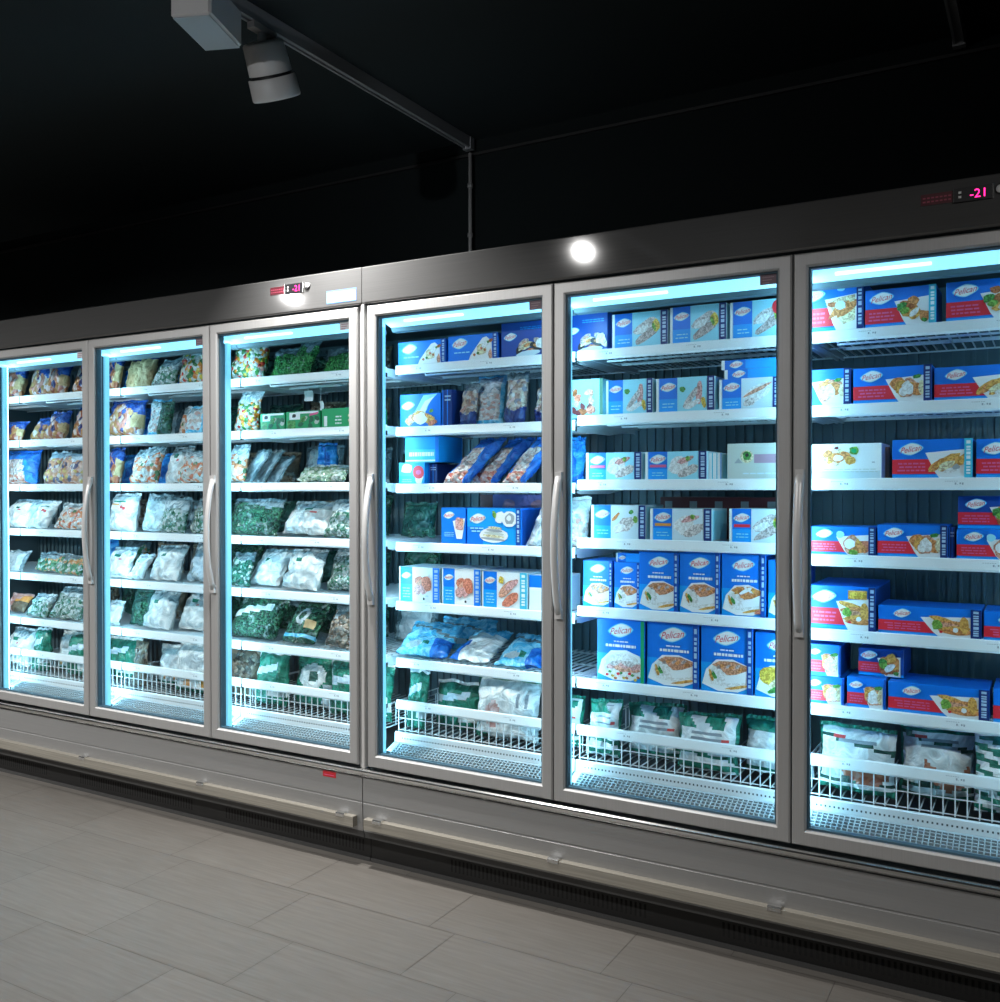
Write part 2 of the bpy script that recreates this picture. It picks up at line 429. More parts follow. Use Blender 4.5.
def rail_mesh(w, seed):
    r = random.Random(seed)
    mb = MB()
    x0, x1 = 0.005, w - 0.005
    # rolled front with a flat face leaning slightly back
    mb.prism_x([(0.0, -0.036), (-0.004, -0.030), (-0.001, -0.002), (0.003, 0.0), (0.010, 0.0), (0.010, -0.012), (0.006, -0.030), (0.006, -0.036)], x0, x1, 'rail_white')
    mb.box(x0 - 0.003, x0 + 0.002, 0.0, 0.010, -0.040, -0.024, 'clip_black')
    mb.box(x1 - 0.002, x1 + 0.003, 0.0, 0.010, -0.040, -0.024, 'clip_black')
    # small grey price marks
    for k in range(2):
        cx = x0 + (x1 - x0) * (r.uniform(0.06, 0.2) if k == 0 else r.uniform(0.48, 0.68))
        def mark(xa, xb, za, zb, mat):
            f = lambda z: -0.004 + (z + 0.030) * (0.003 / 0.028) - 0.0006
            mb.poly([(xa, f(za), za), (xb, f(za), za), (xb, f(zb), zb), (xa, f(zb), zb)], mat)
        for i in range(6):
            mark(cx + i * 0.006, cx + i * 0.006 + 0.004, -0.0112, -0.0098, 'rail_mark')
        for i in range(4):
            mark(cx + 0.026 + i * 0.0062, cx + 0.026 + i * 0.0062 + (0.0012 if i == 1 else 0.0042), -0.0205 + (0 if i == 1 else 0.0006 * (i % 3)), -0.0185 if i == 1 else -0.0145, 'rail_mark')
    return mb.mesh('price_rail')

def basket_mesh(w):
    mb = MB()
    x0, x1 = 0.006, w - 0.006
    z0 = BASKET_Z; zt = 0.570
    n = 25
    for i in range(n):
        x = x0 + 0.006 + (x1 - x0 - 0.012) * i / (n - 1)
        mb.box(x - 0.0016, x + 0.0016, 0.1845, 0.1877, z0 - 0.004, zt, 'shelf_white')
        mb.box(x - 0.0016, x + 0.0016, 0.1845, 0.72, z0 - 0.004, z0, 'shelf_white')
    for z in (z0, z0 + 0.046):
        mb.box(x0, x1, 0.188, 0.191, z, z + 0.003, 'shelf_white')
    for x in (x0, x1 - 0.003):
        for y in (0.25, 0.35, 0.45, 0.55, 0.65):
            mb.box(x, x + 0.003, y, y + 0.003, z0, zt, 'shelf_white')
        mb.box(x, x + 0.003, 0.19, 0.72, zt - 0.004, zt, 'shelf_white')
    return mb.mesh('basket')

def grille_mesh(w):
    """white return-air strip and the honeycomb grating sloping down to the sill"""
    mb = MB()
    x0, x1 = 0.028, w - 0.028
    # perforated strip under the basket
    mb.prism_x([(0.176, 0.474), (0.172, 0.470), (0.172, 0.436), (0.176, 0.432), (0.180, 0.432), (0.180, 0.474)], 0.003, w - 0.003, 'shelf_white')
    for xa, xb in ((0.003, x0 - 0.0005), (x1 + 0.0005, w - 0.003)):
        mb.prism_x([(0.1715, 0.436), (0.119, 0.415), (0.119, 0.411), (0.1715, 0.432)], xa, xb, 'grille_grey')
    n = int((x1 - x0) / 0.013)
    for i in range(n):
        x = x0 + 0.008 + i * 0.013
        mb.poly([(x, 0.1715, 0.449), (x + 0.005, 0.1715, 0.449), (x + 0.005, 0.1715, 0.455), (x, 0.1715, 0.455)], 'liner_dark')
    # sloping grating
    ya, za, yb, zb = 0.168, 0.434, 0.062, 0.392
    rows, cell = 8, 0.0155
    cols = int((x1 - x0) / cell)
    d = Vector((0, yb - ya, zb - za)); L = d.length; d.normalize(); nrm = Vector((0, -d.z, d.y)); 
    if nrm.z < 0: nrm = -nrm
    def bar(p, q, hw, side):
        p, q = Vector(p), Vector(q)
        s = side * hw; t = nrm * 0.009
        vs = [p - s, p + s, q + s, q - s]
        vs = [tuple(v) for v in vs] + [tuple(v - t) for v in vs]
        mb.add(vs, [(0, 1, 2, 3), (4, 7, 6, 5), (0, 4, 5, 1), (1, 5, 6, 2), (2, 6, 7, 3), (3, 7, 4, 0)], 'grille_grey')
    for r in range(rows + 1):
        c = Vector((0, ya, za)) + d * L * r / rows
        bar((x0, c.y, c.z), (x1, c.y, c.z), 0.0016 if 0 < r < rows else 0.004, d)
    for i in range(cols + 1):
        x = x0 + (x1 - x0) * i / cols
        bar((x, ya, za), (x, yb, zb), 0.0016, Vector((1, 0, 0)))
    return mb.mesh('air_grille')

def door_frame_mesh(w):
    """hollow aluminium frame with mitred corners and a shallow step to the glass"""
    mb = MB()
    g = 0.0025
    X0, X1, Z0, Z1 = g, w - g, DOOR_Z0, DOOR_Z1
    s, t, b = 0.041, 0.040, 0.046
    o = [(X0, Z0), (X1, Z0), (X1, Z1), (X0, Z1)]
    c = 0.004
    oc = [(X0 + c, Z0 + c), (X1 - c, Z0 + c), (X1 - c, Z1 - c), (X0 + c, Z1 - c)]
    i1 = [(X0 + s - 0.006, Z0 + b - 0.006), (X1 - s + 0.006, Z0 + b - 0.006), (X1 - s + 0.006, Z1 - t + 0.006), (X0 + s - 0.006, Z1 - t + 0.006)]
    i2 = [(X0 + s, Z0 + b), (X1 - s, Z0 + b), (X1 - s, Z1 - t), (X0 + s, Z1 - t)]
    rings = [(o, 0.032), (o, 0.004), (oc, 0.0), (i1, 0.0), (i2, 0.004), (i2, 0.032)]
    vs = [(x, y, z) for ring, y in rings for x, z in ring]
    fs = []
    for k in range(6):
        a, bq = k * 4, ((k + 1) % 6) * 4
        for i in range(4):
            j = (i + 1) % 4
            fs.append((a + i, a + j, bq + j, bq + i))
    mb.add(vs, fs, 'door_metal')
    me = mb.mesh('door')
    return me, (X0 + s, X1 - s, Z0 + b, Z1 - t)

def gasket_mesh(x0, x1, z0, z1):
    mb = MB()
    for a in ((x0, x0 + 0.006, z0, z1), (x1 - 0.006, x1, z0, z1), (x0 + 0.006, x1 - 0.006, z0, z0 + 0.006), (x0 + 0.006, x1 - 0.006, z1 - 0.006, z1)):
        mb.box(a[0], a[1], 0.012, 0.034, a[2], a[3], 'gasket')
    return mb.mesh('gasket')

def handle_mesh():
    """bowed strip handle on the frame's stile"""
    mb = MB()
    path, N = [], 16
    for i in range(N + 1):
        t = i / N
        z = 1.005 + 0.455 * t
        y = -0.004 - 0.036 * math.sin(PI * t) ** 0.75
        path.append((0.024, y, z))
    mb.tube(path, [0.0135] * (N + 1), 'handle_metal', 12, True, 0.7)
    for z in (1.005, 1.46):
        mb.box(0.012, 0.036, -0.012, 0.0, z - 0.016, z + 0.016, 'handle_metal')
    return mb.mesh('handle')

SHELF = shelf_mesh(PITCH); BASKET = basket_mesh(PITCH); GRILLE = grille_mesh(PITCH)
RAILS = [rail_mesh(PITCH, s) for s in range(8)]
DOOR, (GX0, GX1, GZ0, GZ1) = door_frame_mesh(PITCH)
_g = MB(); _g.box(GX0 + 0.001, GX1 - 0.001, 0.020, 0.024, GZ0 + 0.001, GZ1 - 0.001, 'door_glass'); GLASS = _g.mesh('glass_pane')
GASKET = gasket_mesh(GX0, GX1, GZ0, GZ1)
HANDLE = handle_mesh()

def sticker_mesh(dark):
    mb = MB()
    x1, z1 = GX1 - 0.006, GZ1 - 0.004
    mb.box(x1 - 0.05, x1, 0.0185, 0.0195, z1 - 0.032, z1, 'sticker_mauve' if dark else 'sticker_white')
    for k in range(3):
        z = z1 - 0.009 - k * 0.008
        mb.poly([(x1 - 0.043, 0.0182, z - 0.003), (x1 - 0.008 - 0.007 * k, 0.0182, z - 0.003), (x1 - 0.008 - 0.007 * k, 0.0182, z), (x1 - 0.043, 0.0182, z)], 'sticker_mark' if dark else 'card_mauve')
    return mb.mesh('door_sticker')
STICK_D, STICK_L = sticker_mesh(True), sticker_mesh(False)

def mullion_mesh():
    mb = MB()
    mb.box(-0.020, 0.020, 0.037, 0.060, 0.393, 2.082, 'door_metal')
    mb.box(-0.014, 0.014, 0.060, 0.074, 0.397, 2.035, 'gasket')
    return mb.mesh('mullion')
def led_mesh():
    mb = MB()
    # dim side walls of the diffuser, bright face towards the shelves
    prof = [(-0.0235, 0.074), (0.0235, 0.074), (0.0235, 0.098), (0.0015, 0.1145), (-0.0015, 0.1145), (-0.0235, 0.098)]
    n = len(prof)
    vs = [(x, y, 0.397) for x, y in prof] + [(x, y, 2.035) for x, y in prof]
    for i in range(n):
        mb.add([vs[i], vs[(i + 1) % n], vs[n + (i + 1) % n], vs[n + i]], [(0, 1, 2, 3)], 'led_glow' if i in (2, 3, 4) else 'led_side')
    mb.add(vs, [tuple(range(n - 1, -1, -1)), tuple(range(n, 2 * n))], 'gasket')
    return mb.mesh('led_strip')
MULLION, LED = mullion_mesh(), led_mesh()

def light_bar_mesh(w):
    mb = MB()
    x0, x1 = 0.003, w - 0.003
    mb.prism_x([(0.064, 2.100), (0.064, 2.070), (0.160, 2.040), (0.178, 2.044), (0.178, 2.100)], x0, x1, 'led_bar')
    mb.prism_x([(0.150, 2.0425), (0.158, 2.028), (0.188, 2.026), (0.188, 2.042), (0.160, 2.0395)], x0, x1, 'liner')
    return mb.mesh('light_bar')
def light_tube_mesh(w):
    mb = MB()
    mb.tube([(0.10, 0.105, 2.056), (w - 0.42, 0.105, 2.056)], 0.006, 'led_tube', 8)
    return mb.mesh('light_tube')
LIGHT_BAR, LIGHT_TUBE = light_bar_mesh(PITCH), light_tube_mesh(PITCH)

def build_freezer(name, label, bays, xa, xb, display_x):
    root = thing(name, label, 'freezer', ((xa + xb) / 2, 0.45, 0), 'freezer units joined in one row')
    ox, oy = -(xa + xb) / 2, -0.45
    def part(nm, me, x=0.0, z=0.0, parent=None, y=0.0):
        if parent is None:
            return obj(nm, me, root, (x + ox, y + oy, z))
        return obj(nm, me, parent, (0, 0, 0))
    # insulated body: back, top, floor and end walls
    mb = MB()
    mb.box(xa, xb, 0.80, 0.90, 0.11, 2.24, 'liner')
    x = xa + 0.02
    while x < xb - 0.02:
        mb.box(x, x + 0.012, 0.788, 0.80, 0.46, 2.10, 'liner'); x += 0.036
    part('back_panel', mb)
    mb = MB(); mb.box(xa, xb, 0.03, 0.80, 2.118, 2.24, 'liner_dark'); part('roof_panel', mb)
    mb = MB(); mb.box(xa, xb, 0.045, 0.80, 0.30, 0.372, 'liner_dark'); mb.box(xa, xb, 0.0345, 0.058, 0.30, 0.391, 'liner_dark'); part('floor_pan', mb)  # second box: front lip added to stop light leaking under the doors
    # end wall on the outer side only; the two units stand open to each other
    ex = (xa, xa + 0.03) if xa < -3 else (xb - 0.03, xb)
    mb = MB(); mb.box(ex[0], ex[1], 0.059, 0.80, 0.11, 2.24, 'liner'); part('end_wall', mb)
    # header, sill, front panel
    mb = MB()
    mb.prism_x([(0.0, 2.118), (0.0, 2.246), (0.004, 2.250), (0.03, 2.250), (0.03, 2.118), (0.024, 2.112), (0.006, 2.112)], xa + 0.001, xb - 0.001, 'header_metal')
    mb.box(xa + 0.001, xb - 0.001, 0.0345, 0.058, 2.084, 2.1175, 'liner_dark')  # hidden flange added to block light leaking above the doors
    part('header_panel', mb)
    mb = MB()
    mb.prism_x([(-0.006, 0.362), (-0.008, 0.357), (-0.006, 0.351), (0.0, 0.349), (0.0, 0.344), (-0.005, 0.342), (-0.006, 0.337), (0.0, 0.332), (0.044, 0.332), (0.044, 0.366), (0.0, 0.366)], xa + 0.001, xb - 0.001, 'chrome')
    part('door_sill', mb)
    mb = MB()
    mb.prism_x([(0.0, 0.332), (0.0, 0.245), (0.003, 0.243), (0.003, 0.239), (0.0, 0.237), (0.002, 0.188), (0.006, 0.130), (0.03, 0.130), (0.03, 0.332)], xa + 0.0015, xb - 0.0015, 'panel_metal')
    part('lower_panel', mb)
    # bumper rail with its joining clips
    bx0, bx1 = (xa, -2.262) if xa < -3 else (-2.212, xb)
    mb = MB()
    mb.prism_x([(-0.022, 0.1865), (-0.0215, 0.187), (0.004, 0.187), (0.006, 0.148), (-0.0215, 0.148), (-0.022, 0.1485)], bx0, bx1, 'bumper_metal')
    rail = part('bumper_rail', mb)
    for cx in ((-3.84, -3.075, -2.325) if xa < -3 else (-2.15, -1.421, -0.694)):
        mb = MB(); mb.prism_x([(-0.024, 0.178), (-0.024, 0.189), (-0.020, 0.193), (0.000, 0.193), (0.000, 0.1872), (-0.0223, 0.1872), (-0.0223, 0.178)], cx - 0.02, cx + 0.02, 'chrome')
        part('bumper_clip', mb, parent=rail)
    mb = MB()
    mb.prism_x([(0.006, 0.130), (0.012, 0.104), (0.055, 0.100), (0.055, 0.130)], xa + 0.001, xb - 0.001, 'base_grey')
    part('base_trim', mb)
    mb = MB()
    mb.box(xa + 0.001, xb - 0.001, 0.052, 0.066, 0.014, 0.100, 'kick_black')
    mb.box(xa + 0.001, xb - 0.001, 0.046, 0.066, 0.0006, 0.014, 'base_grey')
    for ga, gb in ((-5.0, -4.2), (-3.95, -3.2), (-3.0, -2.27), (-1.87, -1.12), (-0.87, -0.1), (0.1, 0.8)):
        if ga < xa or gb > xb:
            continue
        xx = ga
        while xx < gb:
            mb.poly([(xx, 0.0516, 0.034), (xx + 0.007, 0.0516, 0.034), (xx + 0.007, 0.0516, 0.078), (xx, 0.0516, 0.078)], 'slot_black'); xx += 0.0165
    part('kick_plate', mb)
    # mullions with their light strips
    edges = [BAYS[b] for b in bays] + [BAYS[bays[-1]] + PITCH]
    for i, ex_ in enumerate(edges):
        if (xa < -3 and i == 0) or (xa > -3 and i == len(edges) - 1):
            continue
        if xa < -3 and i == len(edges) - 1:
            continue                                   # the seam's mullion belongs to the second unit
        mx = ex_ if abs(ex_ - BAYS[4]) > 0.01 else BAYS[4] - 0.008
        m = part('mullion', MULLION, mx)
        part('led_strip', LED, parent=m)
    for b in bays:
        bx = BAYS[b]
        lb = part('light_bar', LIGHT_BAR, bx); part('light_tube', LIGHT_TUBE, parent=lb)
        for k, z in enumerate(LEVELS[b][:6]):
            s = part('shelf', SHELF, bx, z, y=0.18)
            part('price_rail', RAILS[(b * 3 + k) % 8], parent=s)
        s = part('basket', BASKET, bx)
        r = part('price_rail', RAILS[(b * 5 + 1) % 8], parent=s); r.location = (0, 0.18, LEVELS[b][6])
        part('air_grille', GRILLE, bx)
        d = part('door', DOOR, bx)
        part('glass_pane', GLASS, parent=d); part('gasket', GASKET, parent=d); part('handle', HANDLE, parent=d)
        part('door_sticker', STICK_L if b in (1, 3) else STICK_D, parent=d)
    # temperature display on the header
    if display_x is not None:
        dx = display_x
        mb = MB()
        z0, z1 = 2.188, 2.222
        mb.box(dx - 0.085, dx - 0.004, -0.0015, 0.0, z0 + 0.002, z1 - 0.002, 'label_maroon')
        for r in range(2):
            for q in range(7):
                xx = dx - 0.080 + q * 0.0105
                mb.poly([(xx, -0.0019, z0 + 0.009 + r * 0.010), (xx + 0.007, -0.0019, z0 + 0.009 + r * 0.010), (xx + 0.007, -0.0019, z0 + 0.013 + r * 0.010), (xx, -0.0019, z0 + 0.013 + r * 0.010)], 'label_pink')
        part('display_label', mb)
        mb = MB()
        mb.box(dx - 0.003, dx + 0.088, -0.006, 0.0, z0 - 0.002, z1 + 0.001, 'lamp_band')
        mb.box(dx - 0.006, dx - 0.003, -0.007, 0.0, z0 - 0.002, z1 + 0.001, 'chrome')
        mb.box(dx + 0.088, dx + 0.091, -0.007, 0.0, z0 - 0.002, z1 + 0.001, 'chrome')
        for zz in (0.008, 0.020):
            mb.box(dx + 0.008, dx + 0.015, -0.0065, -0.006, z0 + zz, z0 + zz + 0.006, 'button_white')
        dsp = part('temperature_display', mb)
        mb = MB()
        mb.add([(dx + 0.054 + u * 0.036, -0.0066, z0 + 0.016 + v * 0.036) for u, v in DIGITS[0]], DIGITS[1], 'digit_red')
        part('digits', mb, parent=dsp)
        mb = MB()
        mb.lathe([(0.0, 0.007), (0.009, 0.007), (0.011, 0.004), (0.011, 0.0)], 'button_white', 20, Matrix.Translation((dx + 0.108, 0, z0 + 0.020)) @ Matrix.Rotation(PI / 2, 4, 'X'))
        mb.lathe([(0.011, 0.003), (0.014, 0.003), (0.014, 0.0)], 'lamp_band', 20, Matrix.Translation((dx + 0.108, 0, z0 + 0.020)) @ Matrix.Rotation(PI / 2, 4, 'X'))
        part('button', mb)
    return root, part

far_unit, far_part = build_freezer('freezer_cabinet', 'grey glass door freezer unit holding mostly bags, beyond the cabinet seam', [0, 1, 2, 3], -5.374, SEAM_X - 0.0005, -2.605)
near_unit, near_part = build_freezer('freezer_cabinet', 'grey glass door freezer unit holding mostly blue boxes, before the cabinet seam', [4, 5, 6, 7], SEAM_X + 0.0005, 0.908, -0.224)
# seam cover between the two units, notice and red label on the far unit
mb = MB()
mb.bevel_box(SEAM_X - 0.0045, SEAM_X + 0.0095, 0.000, 0.034, 0.368, 2.110, 0.003, 'seam_metal')
mb.box(SEAM_X - 0.0205, SEAM_X - 0.0045, 0.014, 0.034, 0.368, 2.110, 'door_metal')
far_part('seam_cover', mb)
mb = MB()
mb.box(-2.402, -2.259, -0.001, 0.0, 2.128, 2.176, 'sticker_blue')
mb.box(-2.398, -2.263, -0.0016, -0.001, 2.132, 2.168, 'sticker_white')
for k, (a, b_) in enumerate(((0.02, 0.11), (0.02, 0.08), (0.03, 0.10))):
    mb.poly([(-2.398 + a, -0.002, 2.157 - k * 0.010), (-2.398 + b_, -0.002, 2.157 - k * 0.010), (-2.398 + b_, -0.002, 2.160 - k * 0.010), (-2.398 + a, -0.002, 2.160 - k * 0.010)], 'card_grey')
far_part('notice', mb)
mb = MB()
mb.box(-2.425, -2.361, -0.001, 0.0, 0.312, 0.3315, 'sticker_red')
mb.poly([(-2.418, -0.0015, 0.319), (-2.37, -0.0015, 0.319), (-2.37, -0.0015, 0.322), (-2.418, -0.0015, 0.322)], 'card_pink')
far_part('warning_label', mb)

# ------------------------------------------------------------------ cartons
def blob_pts(cx, cz, rx, rz, rot, seed, n=12, rough=0.16):
    r = random.Random(seed)
    pts = []
    for i in range(n):
        t = 2 * PI * i / n
        k = 1 + r.uniform(-rough, rough)
        a, b = rx * k * math.cos(t), rz * k * math.sin(t)
        pts.append((cx + a * math.cos(rot) - b * math.sin(rot), cz + a * math.sin(rot) + b * math.cos(rot)))
    return pts

class Front:
    """printing on a carton's front: (u, v) from 0 to 1, each layer a hair in front of the last"""
    def __init__(self, mb, w, h):
        self.mb, self.w, self.h, self.k = mb, w, h, 0
    def y(self):
        self.k += 1
        return -0.00022 * self.k
    def pts(self, p, mat, clip=(0.0, 1.0, 0.0, 1.0)):
        y = self.y()
        q = [(min(max(u, clip[0]), clip[1]) * self.w, y, min(max(v, clip[2]), clip[3]) * self.h) for u, v in p]
        self.mb.poly(q, 'card_' + mat)
    def rect(self, u0, v0, u1, v1, mat):
        self.pts([(u0, v0), (u1, v0), (u1, v1), (u0, v1)], mat)
    def blob(self, cu, cv, rw, rh, mat, rot=0.0, seed=1, rough=0.16, n=12, clip=(0.0, 1.0, 0.0, 1.0)):
        """radii in metres, so that a round thing stays round"""
        p = blob_pts(0, 0, rw, rh, rot, seed, n, rough)
        self.pts([(cu + a / self.w, cv + b / self.h) for a, b in p], mat, clip)
    def marks(self, u0, v0, u1, v1, rows, mat, seed=3, thick=0.45):
        """rows of small print"""
        r = random.Random(seed)
        y = self.y(); dv = (v1 - v0) / rows
        for k in range(rows):
            u = u0 + (u1 - u0) * r.uniform(0, 0.12)
            vb = v0 + dv * k
            while u < u1 - 0.02:
                e = min(u1, u + r.uniform(0.03, 0.10))
                self.mb.poly([(u * self.w, y, vb * self.h), (e * self.w, y, vb * self.h), (e * self.w, y, (vb + dv * thick) * self.h), (u * self.w, y, (vb + dv * thick) * self.h)], 'card_' + mat)
                u = e + 0.015
    def logo(self, cu, cv, width):
        """red slanting script on a glowing white lozenge"""
        for s, mat in ((1.0, 'blue2'), (0.93, 'cyan_light'), (0.82, 'white')):
            a, b = width * 0.5 * s, width * 0.27 * s
            p = []
            for i in range(20):
                t = 2 * PI * i / 20
                c, q = math.cos(t), math.sin(t)
                p.append((cu + a * math.copysign(abs(c) ** 1.35, c) / self.w, cv + (b * math.copysign(abs(q) ** 1.35, q) + 0.10 * a * c) / self.h))
            self.pts(p, mat)
        y = self.y() - 0.0002
        lw = width * 0.80
        self.mb.add([(cu * self.w + x * lw, y, cv * self.h + z * lw * 1.15 + x * lw * 0.16) for x, z in LOGO[0]], LOGO[1], 'card_logo_red')
    def strip(self, u0, u1, mat, mark='strokes'):
        self.rect(u0, 0, u1, 1, mat)
        m = (u1 - u0) * 0.25
        y = self.y(); r = random.Random(4)
        v = 0.12
        while v < 0.93:
            e = v + r.uniform(0.03, 0.10)
            self.mb.poly([((u0 + m) * self.w, y, v * self.h), ((u1 - m) * self.w, y, v * self.h), ((u1 - m) * self.w, y, min(e, 0.95) * self.h), ((u0 + m) * self.w, y, min(e, 0.95) * self.h)], 'card_' + mark)
            v = e + r.uniform(0.02, 0.06)

def food_pile(f, u0, u1, v0, v1, mats, n, rw, rh, seed, clip):
    r = random.Random(seed)
    for i in range(n):
        f.blob(r.uniform(u0, u1), r.uniform(v0, v1), rw * r.uniform(0.8, 1.2), rh * r.uniform(0.8, 1.2), mats[i % len(mats)], r.uniform(-0.7, 0.9), seed * 50 + i, 0.14, 12, clip)

def front_breaded(f, food, strip='navy', band='red', seed=1):
    f.rect(0, 0, 1, 0.10, 'blue2')
    if band:
        f.rect(0, 0.13, 0.60, 0.50, band)
        f.marks(0.05, 0.20, 0.42, 0.46, 3, 'pink' if band == 'red' else 'white', seed)
    f.pts([(0.42, 0.66), (0.66, 0.70), (0.93, 0.74), (0.93, 0.02), (0.60, 0.02), (0.54, 0.18)], 'white')
    cl = (0.46, 0.90, 0.05, 0.95)
    if food == 'fillet':
        f.pts([(0.46, 0.58), (0.64, 0.68), (0.88, 0.72), (0.88, 0.22), (0.70, 0.14)], 'cream')
        for i in range(4):
            f.blob(0.62 + 0.06 * i, 0.44 + 0.02 * (i % 2), 0.035, 0.010, 'tan', 0.75, seed + i, clip=cl)
        f.blob(0.54, 0.55, 0.02, 0.007, 'brown', -0.1, seed + 9, clip=cl)
        f.blob(0.66, 0.52, 0.015, 0.013, 'pale', 0, seed + 12, clip=cl)
        f.blob(0.66, 0.86, 0.012, 0.010, 'cyan_light', 0, seed + 14)
    elif food == 'nugget':
        food_pile(f, 0.58, 0.86, 0.22, 0.72, ['tan', 'brown', 'gold', 'tan'], 11, 0.017, 0.013, seed, cl)
        f.blob(0.52, 0.52, 0.016, 0.011, 'green', 0.4, seed + 30, clip=cl); f.blob(0.57, 0.40, 0.013, 0.010, 'green2', 0.2, seed + 31, clip=cl)
        f.blob(0.70, 0.34, 0.018, 0.009, 'fishwhite', 0.7, seed + 33, clip=cl)
        f.blob(0.84, 0.14, 0.008, 0.006, 'green', 0, seed + 34, clip=cl)
    elif food == 'chunk':
        food_pile(f, 0.55, 0.84, 0.30, 0.56, ['gold', 'tan', 'salmon2', 'gold'], 7, 0.022, 0.020, seed, cl)
        f.blob(0.70, 0.42, 0.014, 0.021, 'fishwhite', 0.3, seed + 41, clip=cl); f.blob(0.64, 0.30, 0.012, 0.013, 'fishwhite', 0.3, seed + 42, clip=cl)
        f.blob(0.82, 0.70, 0.012, 0.006, 'green', 0.3, seed + 43)
        f.blob(0.88, 0.40, 0.010, 0.020, 'cream', 0, seed + 44, clip=cl)
    elif food == 'strip':
        for i in range(6):
            f.blob(0.58 + 0.055 * i, 0.36 + 0.05 * (i % 3), 0.036, 0.012, ('gold', 'tan', 'gold')[i % 3], 0.55, seed + i, clip=cl)
        f.blob(0.68, 0.34, 0.026, 0.010, 'cream', 0.5, seed + 51, clip=cl); f.blob(0.74, 0.22, 0.022, 0.007, 'fishwhite', 0.2, seed + 52, clip=cl)
        f.blob(0.80, 0.30, 0.010, 0.008, 'grey', 0.5, seed + 54, clip=cl)
    elif food == 'wing':
        food_pile(f, 0.62, 0.86, 0.26, 0.62, ['salmon', 'gold', 'salmon2', 'tan'], 8, 0.020, 0.016, seed, cl)
        f.blob(0.62, 0.42, 0.016, 0.014, 'white', 0, seed + 61, clip=cl)
        f.blob(0.68, 0.12, 0.014, 0.009, 'green2', 0, seed + 62, clip=cl)
        f.blob(0.48, 0.74, 0.012, 0.012, 'cyan_light', 0, seed + 63)
    elif food == 'stick':
        for i in range(5):
            f.blob(0.66 + 0.03 * i, 0.56 - 0.085 * i, 0.044, 0.0095, ('gold', 'tan', 'salmon2')[i % 3], (-0.30, 0.05, -0.15, 0.1, 0.0)[i], seed + i, 0.06, clip=cl)
        f.blob(0.84, 0.46, 0.012, 0.026, 'gold', 0.05, seed + 71, 0.06, clip=cl)
        f.blob(0.58, 0.42, 0.014, 0.014, 'green2', 0, seed + 72, clip=cl); f.blob(0.76, 0.28, 0.008, 0.008, 'white', 0, seed + 73, clip=cl)
        f.blob(0.62, 0.20, 0.005, 0.004, 'red', 0, seed + 74, clip=cl)
    if strip:
        f.strip(0.90, 1.0, strip, 'white' if strip == 'cyan' else 'strokes')

